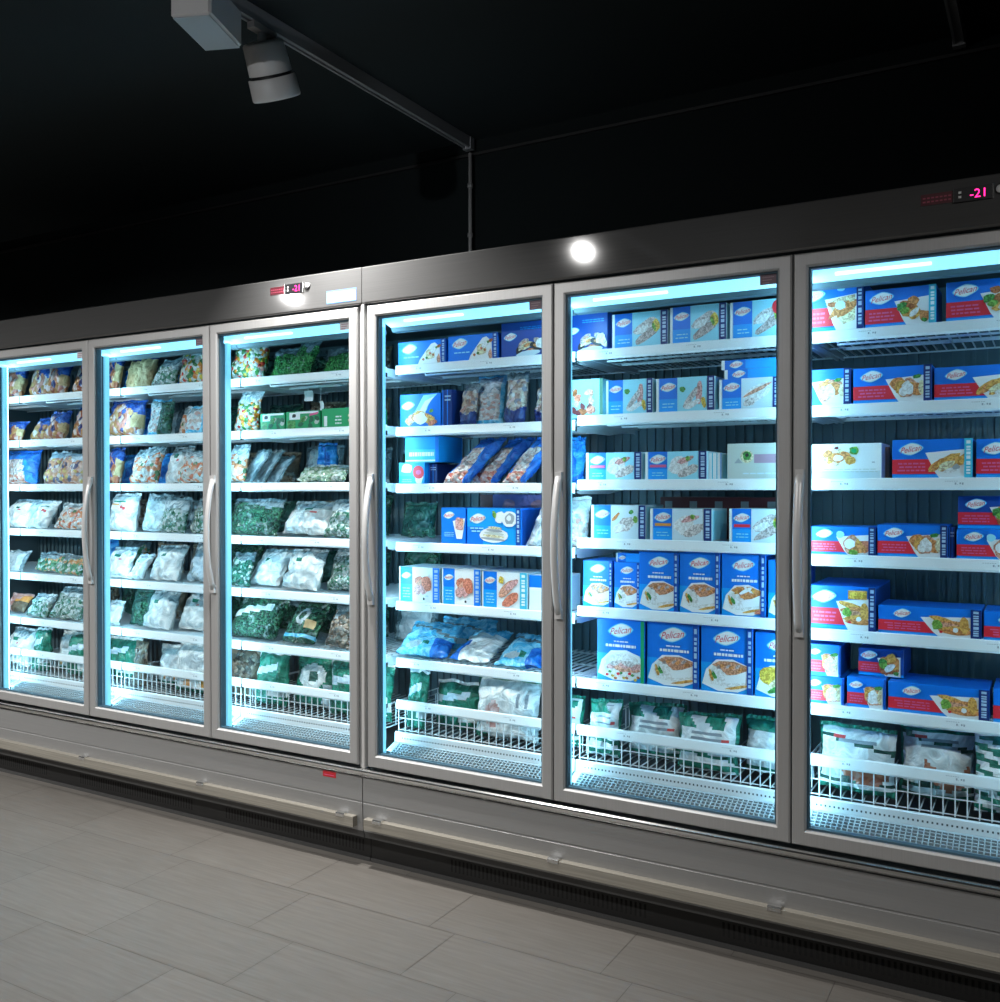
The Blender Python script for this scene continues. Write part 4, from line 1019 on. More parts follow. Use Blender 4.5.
BOXES = [
    ('breaded_fillet', -0.681, 0.197, 1.8970, 0.192, 0.153, 'blue box of breaded fillets on white plate, first on top shelf of near-end door'),
    ('breaded_nugget_cyan', -0.484, 0.197, 1.8970, 0.195, 0.117, 'blue box of crisp pieces with cyan edge strip, second on top shelf of near-end door'),
    ('breaded_nugget', -0.263, 0.197, 1.8970, 0.210, 0.117, 'blue box of crisp pieces with red band, third on top shelf of near-end door'),
    ('breaded_chunk_wide', -0.723, 0.197, 1.6720, 0.198, 0.114, 'blue box of golden chunks with no red band, first on second shelf of near-end door'),
    ('breaded_chunk', -0.517, 0.197, 1.6720, 0.217, 0.110, 'blue box of golden chunks with red band, second on second shelf of near-end door'),
    ('breaded_strip', -0.293, 0.197, 1.6720, 0.237, 0.099, 'blue box of golden strips with red band, third on second shelf of near-end door'),
    ('white_food_box', -0.658, 0.197, 1.4480, 0.222, 0.109, 'white box with small fried food picture, first on third shelf of near-end door'),
    ('brown_box', -0.434, 0.260, 1.4480, 0.012, 0.099, 'narrow plain brown box edge beside white box, second on third shelf of near-end door'),
    ('breaded_strip_cyan', -0.406, 0.197, 1.4480, 0.214, 0.116, 'blue box of crisp strips with cyan edge strip, third on third shelf of near-end door'),
    ('breaded_strip_cyan', -0.183, 0.197, 1.4480, 0.197, 0.113, 'blue box with red band at shelf end, fourth on third shelf of near-end door'),
    ('breaded_wing', -0.646, 0.197, 1.2160, 0.194, 0.088, 'blue box of orange pieces with white dip, first on fourth shelf of near-end door'),
    ('breaded_chunk', -0.447, 0.197, 1.2160, 0.191, 0.097, 'blue box of brown chunks on white tray, second on fourth shelf of near-end door'),
    ('navy_box', -0.254, 0.220, 1.2160, 0.015, 0.092, 'dark blue box edge beside brown chunks box, third on fourth shelf of near-end door'),
    ('breaded_wing', -0.232, 0.197, 1.2160, 0.183, 0.088, 'blue box with red band, lower of two stacked, fourth on fourth shelf of near-end door'),
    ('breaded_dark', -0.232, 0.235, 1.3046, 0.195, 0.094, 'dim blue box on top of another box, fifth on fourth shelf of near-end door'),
    ('breaded_stack', -0.646, 0.197, 0.9880, 0.195, 0.135, 'tall blue box of fish sticks with yellow picture, first on fifth shelf of near-end door'),
    ('breaded_stick', -0.443, 0.197, 0.9880, 0.276, 0.085, 'long blue box of fish sticks on white tray, second on fifth shelf of near-end door'),
    ('breaded_stick', -0.161, 0.197, 0.9880, 0.251, 0.084, 'long blue box of fish sticks cut by frame, third on fifth shelf of near-end door'),
    ('breaded_small', -0.653, 0.197, 0.7570, 0.112, 0.085, 'small blue box, lower of far stack, second on sixth shelf of near-end door'),
    ('breaded_small', -0.531, 0.197, 0.7570, 0.109, 0.093, 'small blue box under the dim set-back box, third on sixth shelf of near-end door'),
    ('breaded_stick', -0.414, 0.197, 0.7570, 0.268, 0.090, 'long blue box of golden fish sticks, fifth on sixth shelf of near-end door'),
    ('breaded_stick', -0.136, 0.197, 0.7570, 0.243, 0.098, 'long blue box of fish sticks cut by frame, sixth on sixth shelf of near-end door'),
    ('breaded_small', -0.650, 0.200, 0.8429, 0.099, 0.098, 'small blue box, upper of far stack, first on sixth shelf of near-end door'),
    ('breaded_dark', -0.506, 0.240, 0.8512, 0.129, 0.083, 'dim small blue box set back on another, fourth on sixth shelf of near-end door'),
    ('clam_box', -1.511, 0.250, 1.8970, 0.165, 0.144, 'dark blue mussel box at far shelf corner, first on top shelf of fifth door'),
    ('fillet_plain', -1.305, 0.197, 1.8970, 0.200, 0.120, 'pale box with grey fish fillet and lemon, second on top shelf of fifth door'),
    ('fillet_plain', -1.097, 0.197, 1.8970, 0.190, 0.124, 'pale box with grey fish fillet and lemon, third on top shelf of fifth door'),
    ('fillet_badge', -0.895, 0.197, 1.8970, 0.194, 0.121, 'pale box with round red badge, fourth on top shelf of fifth door'),
    ('shrimp_box', -1.525, 0.240, 1.6720, 0.166, 0.136, 'light blue box covered in orange shrimp, first on second shelf of fifth door'),
    ('fillet_stick', -1.327, 0.197, 1.6720, 0.169, 0.120, 'pale box with pink fish stick and white glare, second on second shelf of fifth door'),
    ('fillet_stick', -1.145, 0.197, 1.6720, 0.200, 0.116, 'pale box with pink fish stick and navy strip, third on second shelf of fifth door'),
    ('fillet_prawn', -0.930, 0.197, 1.6720, 0.196, 0.101, 'pale box with striped pink fillets, under flat boxes, fourth on second shelf of fifth door'),
    ('flat_box', -0.914, 0.200, 1.7733, 0.180, 0.030, 'flat blue box, lower of two on pale box, sixth on second shelf of fifth door'),
    ('flat_box', -0.924, 0.200, 1.8041, 0.187, 0.030, 'flat blue box, topmost of its stack, fifth on second shelf of fifth door'),
    ('fillet_pinkband', -1.403, 0.197, 1.4480, 0.206, 0.097, 'pale box with pink band and white fillets, first on third shelf of fifth door'),
    ('fillet_pinkband', -1.184, 0.197, 1.4480, 0.213, 0.096, 'pale box with pink band and brown fillets, second on third shelf of fifth door'),
    ('pale_edge_box', -0.970, 0.210, 1.4480, 0.044, 0.089, 'white box edges beside pink band box, third on third shelf of fifth door'),
    ('cream_box', -0.903, 0.197, 1.4480, 0.228, 0.117, 'cream box with green emblem and mauve bar, fourth on third shelf of fifth door'),
    ('fillet_plain2', -1.383, 0.197, 1.2460, 0.201, 0.118, 'pale box with white fillet and herbs, first on fourth shelf of fifth door'),
    ('fillet_orangeband', -1.166, 0.197, 1.2460, 0.212, 0.108, 'pale box with orange band, second on fourth shelf of fifth door'),
    ('fillet_redband', -0.896, 0.197, 1.2460, 0.194, 0.110, 'pale box with red band, third on fourth shelf of fifth door'),
    ('maroon_box', -1.214, 0.420, 1.2460, 0.457, 0.145, 'dull maroon box at the back, first in back row of fourth shelf of fifth door'),
    ('gratin_small', -1.425, 0.220, 1.0080, 0.112, 0.161, 'small blue gratin box at far shelf corner, first on fifth shelf of fifth door'),
    ('gratin_small', -1.306, 0.220, 1.0080, 0.094, 0.159, 'small blue gratin box beside a tall one, third on fifth shelf of fifth door'),
    ('flat_box', -1.303, 0.230, 1.1674, 0.087, 0.030, 'flat blue box lying on small gratin box, second on fifth shelf of fifth door'),
    ('gratin', -1.205, 0.197, 1.0080, 0.138, 0.200, 'tall blue box with crumbed fish gratin, fourth on fifth shelf of fifth door'),
    ('gratin', -1.062, 0.197, 1.0080, 0.135, 0.203, 'tall blue box with crumbed fish gratin, fifth on fifth shelf of fifth door'),
    ('gratin_orange', -0.920, 0.197, 1.0080, 0.141, 0.202, 'tall blue box with orange topped fish, sixth on fifth shelf of fifth door'),
    ('gratin', -0.770, 0.197, 1.0080, 0.109, 0.187, 'tall blue gratin box cut by the frame, seventh on fifth shelf of fifth door'),
    ('gratin_salad', -1.360, 0.197, 0.7570, 0.175, 0.214, 'large blue box with ham salad plate, first on sixth shelf of fifth door'),
    ('gratin_large', -1.176, 0.197, 0.7570, 0.179, 0.213, 'large blue box with crumbed fish gratin, second on sixth shelf of fifth door'),
    ('gratin_large', -0.988, 0.197, 0.7570, 0.169, 0.216, 'large blue gratin box in shade, third on sixth shelf of fifth door'),
    ('gratin_lemon', -0.811, 0.197, 0.7570, 0.156, 0.207, 'blue box with herb plate cut by frame, fourth on sixth shelf of fifth door'),
    ('dessert', -2.210, 0.197, 1.8960, 0.222, 0.095, 'blue dessert box with white cake, first on top shelf of fourth door'),
    ('dessert', -1.977, 0.197, 1.8960, 0.217, 0.100, 'blue dessert box with white cake beside taller box, second on top shelf of fourth door'),
    ('clam_box', -1.745, 0.197, 1.8960, 0.191, 0.129, 'taller dark blue box with clams, third on top shelf of fourth door'),
    ('rings_box', -2.201, 0.197, 1.6570, 0.190, 0.130, 'blue box with golden rings and light burst, first on second shelf of fourth door'),
    ('navy_box', -2.006, 0.200, 1.6570, 0.043, 0.140, 'navy box edge beside golden rings box, second on second shelf of fourth door'),
    ('cyan_small', -2.206, 0.197, 1.4370, 0.121, 0.085, 'small cyan box with round red badge, first on third shelf of fourth door'),
    ('navy_box', -2.083, 0.220, 1.4370, 0.039, 0.080, 'navy box edges beside small cyan box, third on third shelf of fourth door'),
    ('cyan_top', -2.179, 0.200, 1.5227, 0.157, 0.100, 'light blue box on top of small cyan box, second on third shelf of fourth door'),
    ('icecup_box', -2.009, 0.197, 1.2100, 0.110, 0.139, 'blue box with tall pink ice cream cup, first on fourth shelf of fourth door'),
    ('swirl_box', -1.892, 0.197, 1.2100, 0.229, 0.139, 'blue box with grey striped ice roll, second on fourth shelf of fourth door'),
    ('pink_box', -1.970, 0.420, 1.2100, 0.290, 0.188, 'mauve blue box at the back, first in back row of fourth shelf of fourth door'),
    ('salmon', -2.206, 0.197, 0.9800, 0.190, 0.137, 'white and blue salmon box at far end, first on fifth shelf of fourth door'),
    ('salmon', -2.005, 0.197, 0.9800, 0.172, 0.139, 'white and blue salmon box in the middle, second on fifth shelf of fourth door'),
    ('salmon_slice', -1.827, 0.197, 0.9800, 0.192, 0.135, 'white and blue salmon box with cyan strip, third on fifth shelf of fourth door'),
    ('white_blue_box', -1.628, 0.197, 0.9800, 0.123, 0.129, 'white box with blue top cut by frame, fourth on fifth shelf of fourth door'),
    ('spinach_box', -2.940, 0.197, 1.6690, 0.141, 0.074, 'green spinach box with white label, second on second shelf of third door'),
    ('spinach_box_pink', -2.792, 0.197, 1.6690, 0.184, 0.076, 'green spinach box with pink flash, third on second shelf of third door'),
    ('green_box', -2.598, 0.197, 1.6690, 0.208, 0.081, 'bright green box with white marks, fourth on second shelf of third door'),
]
BAGS = [
    ('sausage_bag', -0.511, 0.197, 0.4820, 0.237, 0.191, 7, 0, -6, 0.715, 'white and green bag with sausage picture, first on basket of near-end door'),
    ('sausage_bag', -0.291, 0.252, 0.4820, 0.215, 0.213, 7, 0, 4, 0.715, 'white and green sausage bag with grey label, second on basket of near-end door'),
    ('stripe_bag', -0.042, 0.197, 0.4820, 0.296, 0.265, 4, 0, 0, 0.715, 'bag with green diagonal stripes, third on basket of near-end door'),
    ('potato_bag', -1.537, 0.252, 0.4820, 0.167, 0.173, 7, 0, 0, 0.715, 'white and green bag at basket end, fourth on basket of fourth door'),
    ('potato_bag', -1.347, 0.197, 0.4820, 0.126, 0.182, 7, 0, 0, 0.715, 'narrow white and green bag at basket corner, first on basket of fifth door'),
    ('potato_bag', -1.182, 0.252, 0.4820, 0.216, 0.173, 7, 0, 0, 0.715, 'white and green bag folded flat on top, second on basket of fifth door'),
    ('potato_bag', -0.977, 0.197, 0.4820, 0.218, 0.173, 7, 0, 0, 0.715, 'white and green bag with writing rows, third on basket of fifth door'),
    ('potato_bag', -0.774, 0.252, 0.4820, 0.199, 0.173, 7, 0, 0, 0.715, 'white and green bag cut by the frame, fourth on basket of fifth door'),
    ('blue_bag', -1.510, 0.300, 1.4370, 0.088, 0.244, 8, 0, 0, 1.615, 'crumpled bright blue bag at shelf end, seventh on third shelf of fourth door'),
    ('pinkwhite_bag', -1.491, 0.270, 1.2100, 0.096, 0.178, 14, 0, 0, 1.395, 'pale pink bag at shelf end, fourth on fourth shelf of fourth door'),
    ('shell_bag', -1.907, 0.205, 1.6570, 0.073, 0.150, 14, 0, 0, 1.854, 'navy bag showing beige shellfish, third on second shelf of fourth door'),
    ('clear_bag', -1.843, 0.250, 1.6570, 0.125, 0.270, 8, 0, 0, 1.854, 'tall clear bag of whitish shellfish, fourth on second shelf of fourth door'),
    ('shell_bag', -1.705, 0.205, 1.6570, 0.092, 0.192, 12, 0, 0, 1.854, 'dim bag of pinkish shellfish, fifth on second shelf of fourth door'),
    ('shell_bag', -1.613, 0.255, 1.6570, 0.099, 0.152, 16, 0, 0, 1.854, 'blue white shellfish bag at frame, sixth on second shelf of fourth door'),
    ('seafood_bag', -1.897, 0.210, 1.4370, 0.120, 0.198, 20, 34, 0, 1.615, 'tilted blue seafood bag, first of three, fourth on third shelf of fourth door'),
    ('seafood_bag', -1.802, 0.262, 1.4370, 0.114, 0.214, 20, 34, 0, 1.615, 'tilted blue seafood bag, middle of three, fifth on third shelf of fourth door'),
    ('seafood_bag', -1.649, 0.210, 1.4370, 0.108, 0.190, 20, 32, 0, 1.615, 'tilted blue seafood bag, last of three, sixth on third shelf of fourth door'),
    ('green_dark_bag', -2.316, 0.450, 1.2140, 0.175, 0.136, 10, 0, 0, 1.401, 'dark green bag at the back, third in back row of fourth shelf of third door'),
    ('white_bag', -1.593, 0.205, 1.2100, 0.082, 0.157, 20, 14, 0, 1.395, 'white bag slumped against frame, third on fourth shelf of fourth door'),
    ('bluefish_bag', -2.123, 0.205, 0.7570, 0.247, 0.200, 62, -8, 0, 0.938, 'blue fish bag with grey fish picture, first on sixth shelf of fourth door'),
    ('bluefish_bag', -2.067, 0.440, 0.7570, 0.271, 0.145, 42, -24, 0, 0.938, 'blue fish bag atop the pile, first in back row of sixth shelf of fourth door'),
    ('whiteblue_bag', -1.892, 0.205, 0.7570, 0.178, 0.200, 66, 0, 0, 0.938, 'white bag with blue corner in pile, second on sixth shelf of fourth door'),
    ('bluefish_bag', -1.689, 0.205, 0.7570, 0.202, 0.200, 66, 0, 0, 0.938, 'flat blue bag at shelf end, third on sixth shelf of fourth door'),
    ('green_pack_bag', -2.142, 0.197, 0.4820, 0.095, 0.219, 7, 0, 0, 0.715, 'green bag with pale stripes, first on basket of fourth door'),
    ('green_pack_bag', -1.988, 0.252, 0.4820, 0.225, 0.173, 7, 0, 0, 0.715, 'green bag lying low in basket, second on basket of fourth door'),
    ('fork_bag', -1.751, 0.197, 0.4820, 0.273, 0.224, 7, 0, 0, 0.715, 'white bag with round pink picture, third on basket of fourth door'),
    ('mixveg_bag', -3.067, 0.205, 1.8960, 0.203, 0.196, 16, 0, 0, 2.100, 'clear bag of colourful mixed vegetables, first on top shelf of third door'),
    ('pea_bag', -2.890, 0.255, 1.8960, 0.157, 0.131, 20, 0, 0, 2.100, 'green pea bag beside mixed vegetables, second on top shelf of third door'),
    ('pea_bag', -2.735, 0.206, 1.8960, 0.111, 0.145, 18, 14, 0, 2.100, 'tall green pea bag tilted, third on top shelf of third door'),
    ('pea_bag', -2.546, 0.255, 1.8960, 0.242, 0.111, 22, 0, 0, 2.100, 'wide green pea bag against frame, fourth on top shelf of third door'),
    ('mixveg_bag', -3.058, 0.205, 1.6690, 0.144, 0.203, 14, 0, 0, 1.854, 'bag of mixed vegetables with grey top, first on second shelf of third door'),
    ('orange_white_bag', -3.117, 0.200, 1.4430, 0.113, 0.160, 14, 0, 0, 1.627, 'white bag with orange flecks, first on third shelf of third door'),
    ('grey_pack_bag', -3.073, 0.268, 1.4430, 0.085, 0.148, 20, 24, 0, 1.627, 'grey tilted pack, first of three, second on third shelf of third door'),
    ('grey_pack_bag', -3.055, 0.328, 1.4430, 0.079, 0.136, 20, 24, 0, 1.627, 'grey tilted pack, middle of three, third on third shelf of third door'),
    ('grey_pack_bag', -3.027, 0.385, 1.4430, 0.085, 0.117, 20, 24, 0, 1.627, 'grey tilted pack, last of three, fourth on third shelf of third door'),
    ('sprout_bag', -2.623, 0.205, 1.4430, 0.270, 0.076, 40, 0, 0, 1.627, 'low grey green vegetable bag, sixth on third shelf of third door'),
    ('blue_bag', -2.770, 0.400, 1.4430, 0.114, 0.170, 4, 0, 0, 1.627, 'plain blue bag at the back, fifth on third shelf of third door'),
    ('spinach_bag', -3.029, 0.205, 1.2140, 0.305, 0.156, 20, 0, 0, 1.401, 'bag full of green spinach, first on fourth shelf of third door'),
    ('white_bag', -2.752, 0.255, 1.2140, 0.286, 0.155, 34, 0, 0, 1.401, 'white wrinkled bag with clear corner, second on fourth shelf of third door'),
    ('leek_bag', -2.518, 0.205, 1.2140, 0.201, 0.158, 26, 0, 0, 1.401, 'white and green vegetable bag at frame, third on fourth shelf of third door'),
    ('broccoli_bag', -3.109, 0.205, 0.9860, 0.133, 0.144, 20, 0, 0, 1.172, 'green and white broccoli bag, first on fifth shelf of third door'),
    ('white_bag', -3.010, 0.275, 0.9860, 0.191, 0.161, 24, 18, 0, 1.172, 'white bag tilted with red spot, second on fifth shelf of third door'),
    ('white_bag', -2.755, 0.205, 0.9860, 0.207, 0.172, 26, 0, 0, 1.172, 'plump white bag in the middle, third on fifth shelf of third door'),
    ('leek_bag', -2.543, 0.255, 0.9860, 0.231, 0.215, 22, 0, 0, 1.172, 'grey white vegetable bag at frame, fourth on fifth shelf of third door'),
    ('greenwrap_bag', -3.037, 0.205, 0.7560, 0.293, 0.205, 34, 0, 0, 0.944, 'dark green bag with white fold, first on sixth shelf of third door'),
    ('swirl_bag', -2.750, 0.205, 0.7560, 0.178, 0.187, 30, 8, 0, 0.944, 'dark green bag with pale swirl, second on sixth shelf of third door'),
    ('mushroom_bag', -2.522, 0.205, 0.7560, 0.184, 0.213, 26, 0, 0, 0.944, 'brown mushroom bag with pale dots, third on sixth shelf of third door'),
    ('brown_bag', -3.160, 0.252, 0.4820, 0.209, 0.240, 7, 0, 0, 0.714, 'brown green bag at basket end, first on basket of third door'),
    ('green_pack_bag', -2.921, 0.197, 0.4820, 0.182, 0.243, 7, 0, 0, 0.714, 'green pack with pale stripe tilted, second on basket of third door'),
    ('emblem_bag', -2.721, 0.252, 0.4820, 0.230, 0.244, 7, 0, 0, 0.714, 'green and white bag with dark emblem, third on basket of third door'),
    ('green_pack_bag', -2.444, 0.197, 0.4820, 0.336, 0.252, 7, 0, 0, 0.714, 'green pack against the frame, fourth on basket of third door'),
    ('croquette_bag', -3.942, 0.205, 1.8960, 0.104, 0.180, 14, 0, 0, 2.100, 'blue bag with pink white snacks, first on top shelf of second door'),
    ('tan_bag', -3.848, 0.255, 1.8960, 0.117, 0.155, 14, 0, 0, 2.100, 'tan paper bag beside blue bag, second on top shelf of second door'),
    ('tan_bag', -3.724, 0.205, 1.8960, 0.122, 0.142, 18, 0, 0, 2.100, 'tan paper bag in shade, third on top shelf of second door'),
    ('leek_bag', -3.566, 0.205, 1.8960, 0.148, 0.124, 18, 14, 0, 2.100, 'tilted green white vegetable bag, fourth on top shelf of second door'),
    ('mixveg_bag', -3.404, 0.205, 1.8960, 0.163, 0.186, 10, 0, 0, 2.100, 'tall white bag with colourful pieces, fifth on top shelf of second door'),
    ('croquette_bag', -3.875, 0.205, 1.6690, 0.252, 0.194, 12, 0, 0, 1.854, 'blue bag full of pink tan snacks, first on second shelf of second door'),
    ('clear_bag', -3.687, 0.255, 1.6690, 0.144, 0.180, 10, 0, 0, 1.854, 'clear white bag standing upright, second on second shelf of second door'),
    ('green_dark_bag', -3.574, 0.205, 1.6690, 0.088, 0.145, 12, 0, 0, 1.854, 'dark blue green bag, third on second shelf of second door'),
    ('orange_white_bag', -3.484, 0.255, 1.6690, 0.094, 0.127, 18, 0, 0, 1.854, 'bag with one orange patch, fourth on second shelf of second door'),
    ('clear_bag', -3.382, 0.205, 1.6690, 0.113, 0.121, 16, 0, 0, 1.854, 'white blue bag against frame, fifth on second shelf of second door'),
    ('croquette_bag', -3.941, 0.205, 1.4430, 0.112, 0.167, 14, 0, 0, 1.627, 'purple brown snack bag, first on third shelf of second door'),
    ('orange_white_bag', -3.819, 0.255, 1.4430, 0.125, 0.149, 18, 0, 0, 1.627, 'orange white mix bag, second on third shelf of second door'),
    ('orange_white_bag', -3.692, 0.205, 1.4430, 0.121, 0.173, 20, 0, 0, 1.627, 'orange flecked bag with white edge, third on third shelf of second door'),
    ('white_bag', -3.568, 0.255, 1.4430, 0.133, 0.178, 22, 0, 0, 1.627, 'tall white bag between orange flecked bags, fourth on third shelf of second door'),
    ('orange_white_bag', -3.413, 0.205, 1.4430, 0.178, 0.153, 24, 0, 0, 1.627, 'wide orange white bag against frame, fifth on third shelf of second door'),
    ('print_bag', -3.903, 0.205, 1.2140, 0.198, 0.182, 12, 0, 0, 1.401, 'white bag with red and green print, first on fourth shelf of second door'),
    ('print_bag_grey', -3.711, 0.255, 1.2140, 0.175, 0.188, 10, 0, 0, 1.401, 'white bag with grey patch, second on fourth shelf of second door'),
    ('leek_bag', -3.540, 0.205, 1.2140, 0.168, 0.158, 16, 0, 0, 1.401, 'green white vegetable bag, third on fourth shelf of second door'),
    ('leek_bag', -3.391, 0.255, 1.2140, 0.127, 0.152, 20, 0, 0, 1.401, 'green white bag against frame, fourth on fourth shelf of second door'),
    ('white_bag', -3.916, 0.205, 0.9860, 0.175, 0.142, 20, 0, 0, 1.172, 'white bag with green leaf print, first on fifth shelf of second door'),
    ('white_bag', -3.758, 0.205, 0.9860, 0.099, 0.117, 22, 16, 0, 1.172, 'white bag leaning on its neighbour, second on fifth shelf of second door'),
    ('white_bag', -3.592, 0.205, 0.9860, 0.193, 0.161, 24, 0, 0, 1.172, 'largest bright white bag, third on fifth shelf of second door'),
    ('paleblue_bag', -3.412, 0.255, 0.9860, 0.171, 0.182, 20, 0, 0, 1.172, 'pale blue bag against frame, fourth on fifth shelf of second door'),
    ('print_bag_grey', -3.950, 0.205, 0.7560, 0.104, 0.110, 20, 0, 0, 0.944, 'pale bag with tan corner, first on sixth shelf of second door'),
    ('green_dark_bag', -3.816, 0.255, 0.7560, 0.156, 0.158, 16, 0, 0, 0.944, 'dark teal bag, second on sixth shelf of second door'),
    ('white_bag', -3.644, 0.205, 0.7560, 0.188, 0.179, 24, 0, 0, 0.944, 'white wrinkled bag with clear top, third on sixth shelf of second door'),
    ('white_bag', -3.446, 0.255, 0.7560, 0.215, 0.193, 24, 0, 0, 0.944, 'broad white wrinkled bag, fourth on sixth shelf of second door'),
    ('green_pack_bag', -3.961, 0.252, 0.4820, 0.251, 0.190, 7, 0, 0, 0.714, 'green bag with white corner, first on basket of second door'),
    ('brown_bag', -3.744, 0.197, 0.4820, 0.095, 0.202, 7, 0, 0, 0.714, 'olive brown bag, second on basket of second door'),
    ('frosty_bag', -3.606, 0.252, 0.4820, 0.194, 0.181, 7, 0, 0, 0.714, 'white grey bag with orange green band, third on basket of second door'),
    ('frosty_bag', -3.390, 0.197, 0.4820, 0.262, 0.211, 7, 0, 0, 0.714, 'pale bag with orange green band at frame, fourth on basket of second door'),
    ('croquette_bag', -4.759, 0.205, 1.8960, 0.170, 0.200, 16, 0, 0, 2.100, 'blue snack bag with tan food, first on top shelf of far-end door'),
    ('croquette_bag', -4.572, 0.255, 1.8960, 0.219, 0.196, 12, 0, 0, 2.100, 'blue bag with row of tan croquettes, second on top shelf of far-end door'),
    ('croquette_bag', -4.383, 0.205, 1.8960, 0.158, 0.192, 12, 0, 0, 2.100, 'blue croquette bag with tan edge, third on top shelf of far-end door'),
    ('croquette_bag', -4.237, 0.255, 1.8960, 0.144, 0.189, 16, 0, 0, 2.100, 'deep blue snack bag against frame, fourth on top shelf of far-end door'),
    ('croquette_bag', -4.749, 0.205, 1.6690, 0.198, 0.101, 22, 0, 0, 1.854, 'low pinkish snack bag, lowest of row, first on second shelf of far-end door'),
    ('croquette_bag', -4.562, 0.255, 1.6690, 0.173, 0.120, 22, 0, 0, 1.854, 'low snack bag with white flecks, second on second shelf of far-end door'),
    ('croquette_bag', -4.398, 0.205, 1.6690, 0.149, 0.143, 20, 0, 0, 1.854, 'snack bag with brown round piece, third on second shelf of far-end door'),
    ('croquette_bag', -4.247, 0.255, 1.6690, 0.162, 0.160, 18, 0, 0, 1.854, 'taller tan snack bag against frame, fourth on second shelf of far-end door'),
    ('seafood_bag', -4.701, 0.205, 1.4430, 0.309, 0.170, 12, 0, 0, 1.627, 'bright blue bag with white food, first on third shelf of far-end door'),
    ('tan_mix_bag', -4.469, 0.255, 1.4430, 0.161, 0.166, 14, 0, 0, 1.627, 'snack bag with yellow edge, second on third shelf of far-end door'),
    ('tan_mix_bag', -4.277, 0.205, 1.4430, 0.223, 0.153, 18, 0, 0, 1.627, 'snack bag full of pinkish brown pieces, third on third shelf of far-end door'),
    ('white_bag', -4.715, 0.205, 1.2140, 0.258, 0.148, 26, 16, 0, 1.401, 'white bag tilted with red top, first on fourth shelf of far-end door'),
    ('print_bag', -4.503, 0.205, 1.2140, 0.149, 0.139, 22, 16, 0, 1.401, 'cream bag with green and red print, second on fourth shelf of far-end door'),
    ('orange_white_bag', -4.271, 0.205, 1.2140, 0.240, 0.127, 26, 0, 0, 1.401, 'white bag with blue and orange flecks, third on fourth shelf of far-end door'),
    ('grey_pack_bag', -4.743, 0.205, 0.9860, 0.227, 0.107, 30, 0, 0, 1.172, 'pale grey pink bag, first on fifth shelf of far-end door'),
    ('veg_bag', -4.491, 0.255, 0.9860, 0.269, 0.093, 26, 0, 0, 1.172, 'green bag with orange flecks, second on fifth shelf of far-end door'),
    ('veg_bag', -4.261, 0.205, 0.9860, 0.180, 0.092, 26, 0, 0, 1.172, 'green orange bag against frame, third on fifth shelf of far-end door'),
    ('pink_bag', -4.799, 0.260, 0.7560, 0.184, 0.092, 22, 22, 0, 0.944, 'pink brown bag tilted, first on sixth shelf of far-end door'),
    ('leek_bag', -4.529, 0.205, 0.7560, 0.174, 0.114, 22, 18, 0, 0.944, 'teal green bag tilted, second on sixth shelf of far-end door'),
    ('leek_bag', -4.302, 0.205, 0.7560, 0.246, 0.156, 24, 10, 0, 0.944, 'green white bag with leaf print, third on sixth shelf of far-end door'),
    ('white_bag', -4.735, 0.205, 0.4820, 0.242, 0.183, 18, 0, 0, 0.714, 'white bag with pinkish picture, first on basket of far-end door'),
    ('green_pack_bag', -4.508, 0.197, 0.4820, 0.128, 0.208, 7, 0, 0, 0.714, 'green pack beside white bag, second on basket of far-end door'),
    ('frosty_bag', -4.375, 0.252, 0.4820, 0.151, 0.193, 7, 0, 0, 0.714, 'green bag with white oval picture, third on basket of far-end door'),
    ('green_pack_bag', -4.196, 0.197, 0.4820, 0.231, 0.200, 7, 0, 0, 0.714, 'green pack against frame, fourth on basket of far-end door'),
    ('blue_bag', -4.442, 0.520, 1.8960, 0.228, 0.168, 10, 0, 0, 2.100, 'dull blue bag, first in back row of top shelf of far-end door'),
    ('blue_bag', -4.180, 0.520, 1.8960, 0.227, 0.144, 10, 0, 0, 2.100, 'dull blue bag, second in back row of top shelf of far-end door'),
    ('blue_bag', -3.919, 0.520, 1.8960, 0.204, 0.151, 10, 0, 0, 2.100, 'dull blue bag, third in back row of top shelf of far-end door'),
    ('blue_bag', -4.449, 0.520, 1.6690, 0.204, 0.144, 10, 0, 0, 1.854, 'dull blue bag, first in back row of second shelf of far-end door'),
    ('blue_bag', -4.189, 0.520, 1.6690, 0.206, 0.165, 10, 0, 0, 1.854, 'dull blue bag, second in back row of second shelf of far-end door'),
    ('grey_pack_bag', -3.934, 0.520, 1.6690, 0.228, 0.140, 10, 0, 0, 1.854, 'dull grey bag, third in back row of second shelf of far-end door'),
    ('tan_mix_bag', -4.454, 0.520, 1.4430, 0.200, 0.165, 10, 0, 0, 1.627, 'dull tan flecked bag, first in back row of third shelf of far-end door'),
    ('blue_bag', -4.182, 0.520, 1.4430, 0.234, 0.141, 10, 0, 0, 1.627, 'dull blue bag, second in back row of third shelf of far-end door'),
    ('blue_bag', -3.931, 0.520, 1.4430, 0.234, 0.154, 10, 0, 0, 1.627, 'dull blue bag, third in back row of third shelf of far-end door'),
    ('grey_pack_bag', -4.453, 0.520, 1.2140, 0.234, 0.142, 10, 0, 0, 1.401, 'dull grey bag, first in back row of fourth shelf of far-end door'),
    ('brown_bag', -4.191, 0.520, 1.2140, 0.213, 0.141, 10, 0, 0, 1.401, 'dull brown bag, second in back row of fourth shelf of far-end door'),
    ('grey_pack_bag', -3.932, 0.520, 1.2140, 0.212, 0.164, 10, 0, 0, 1.401, 'dull grey bag, third in back row of fourth shelf of far-end door'),
    ('blue_bag', -4.457, 0.520, 0.9860, 0.224, 0.147, 10, 0, 0, 1.172, 'dull blue bag, first in back row of fifth shelf of far-end door'),
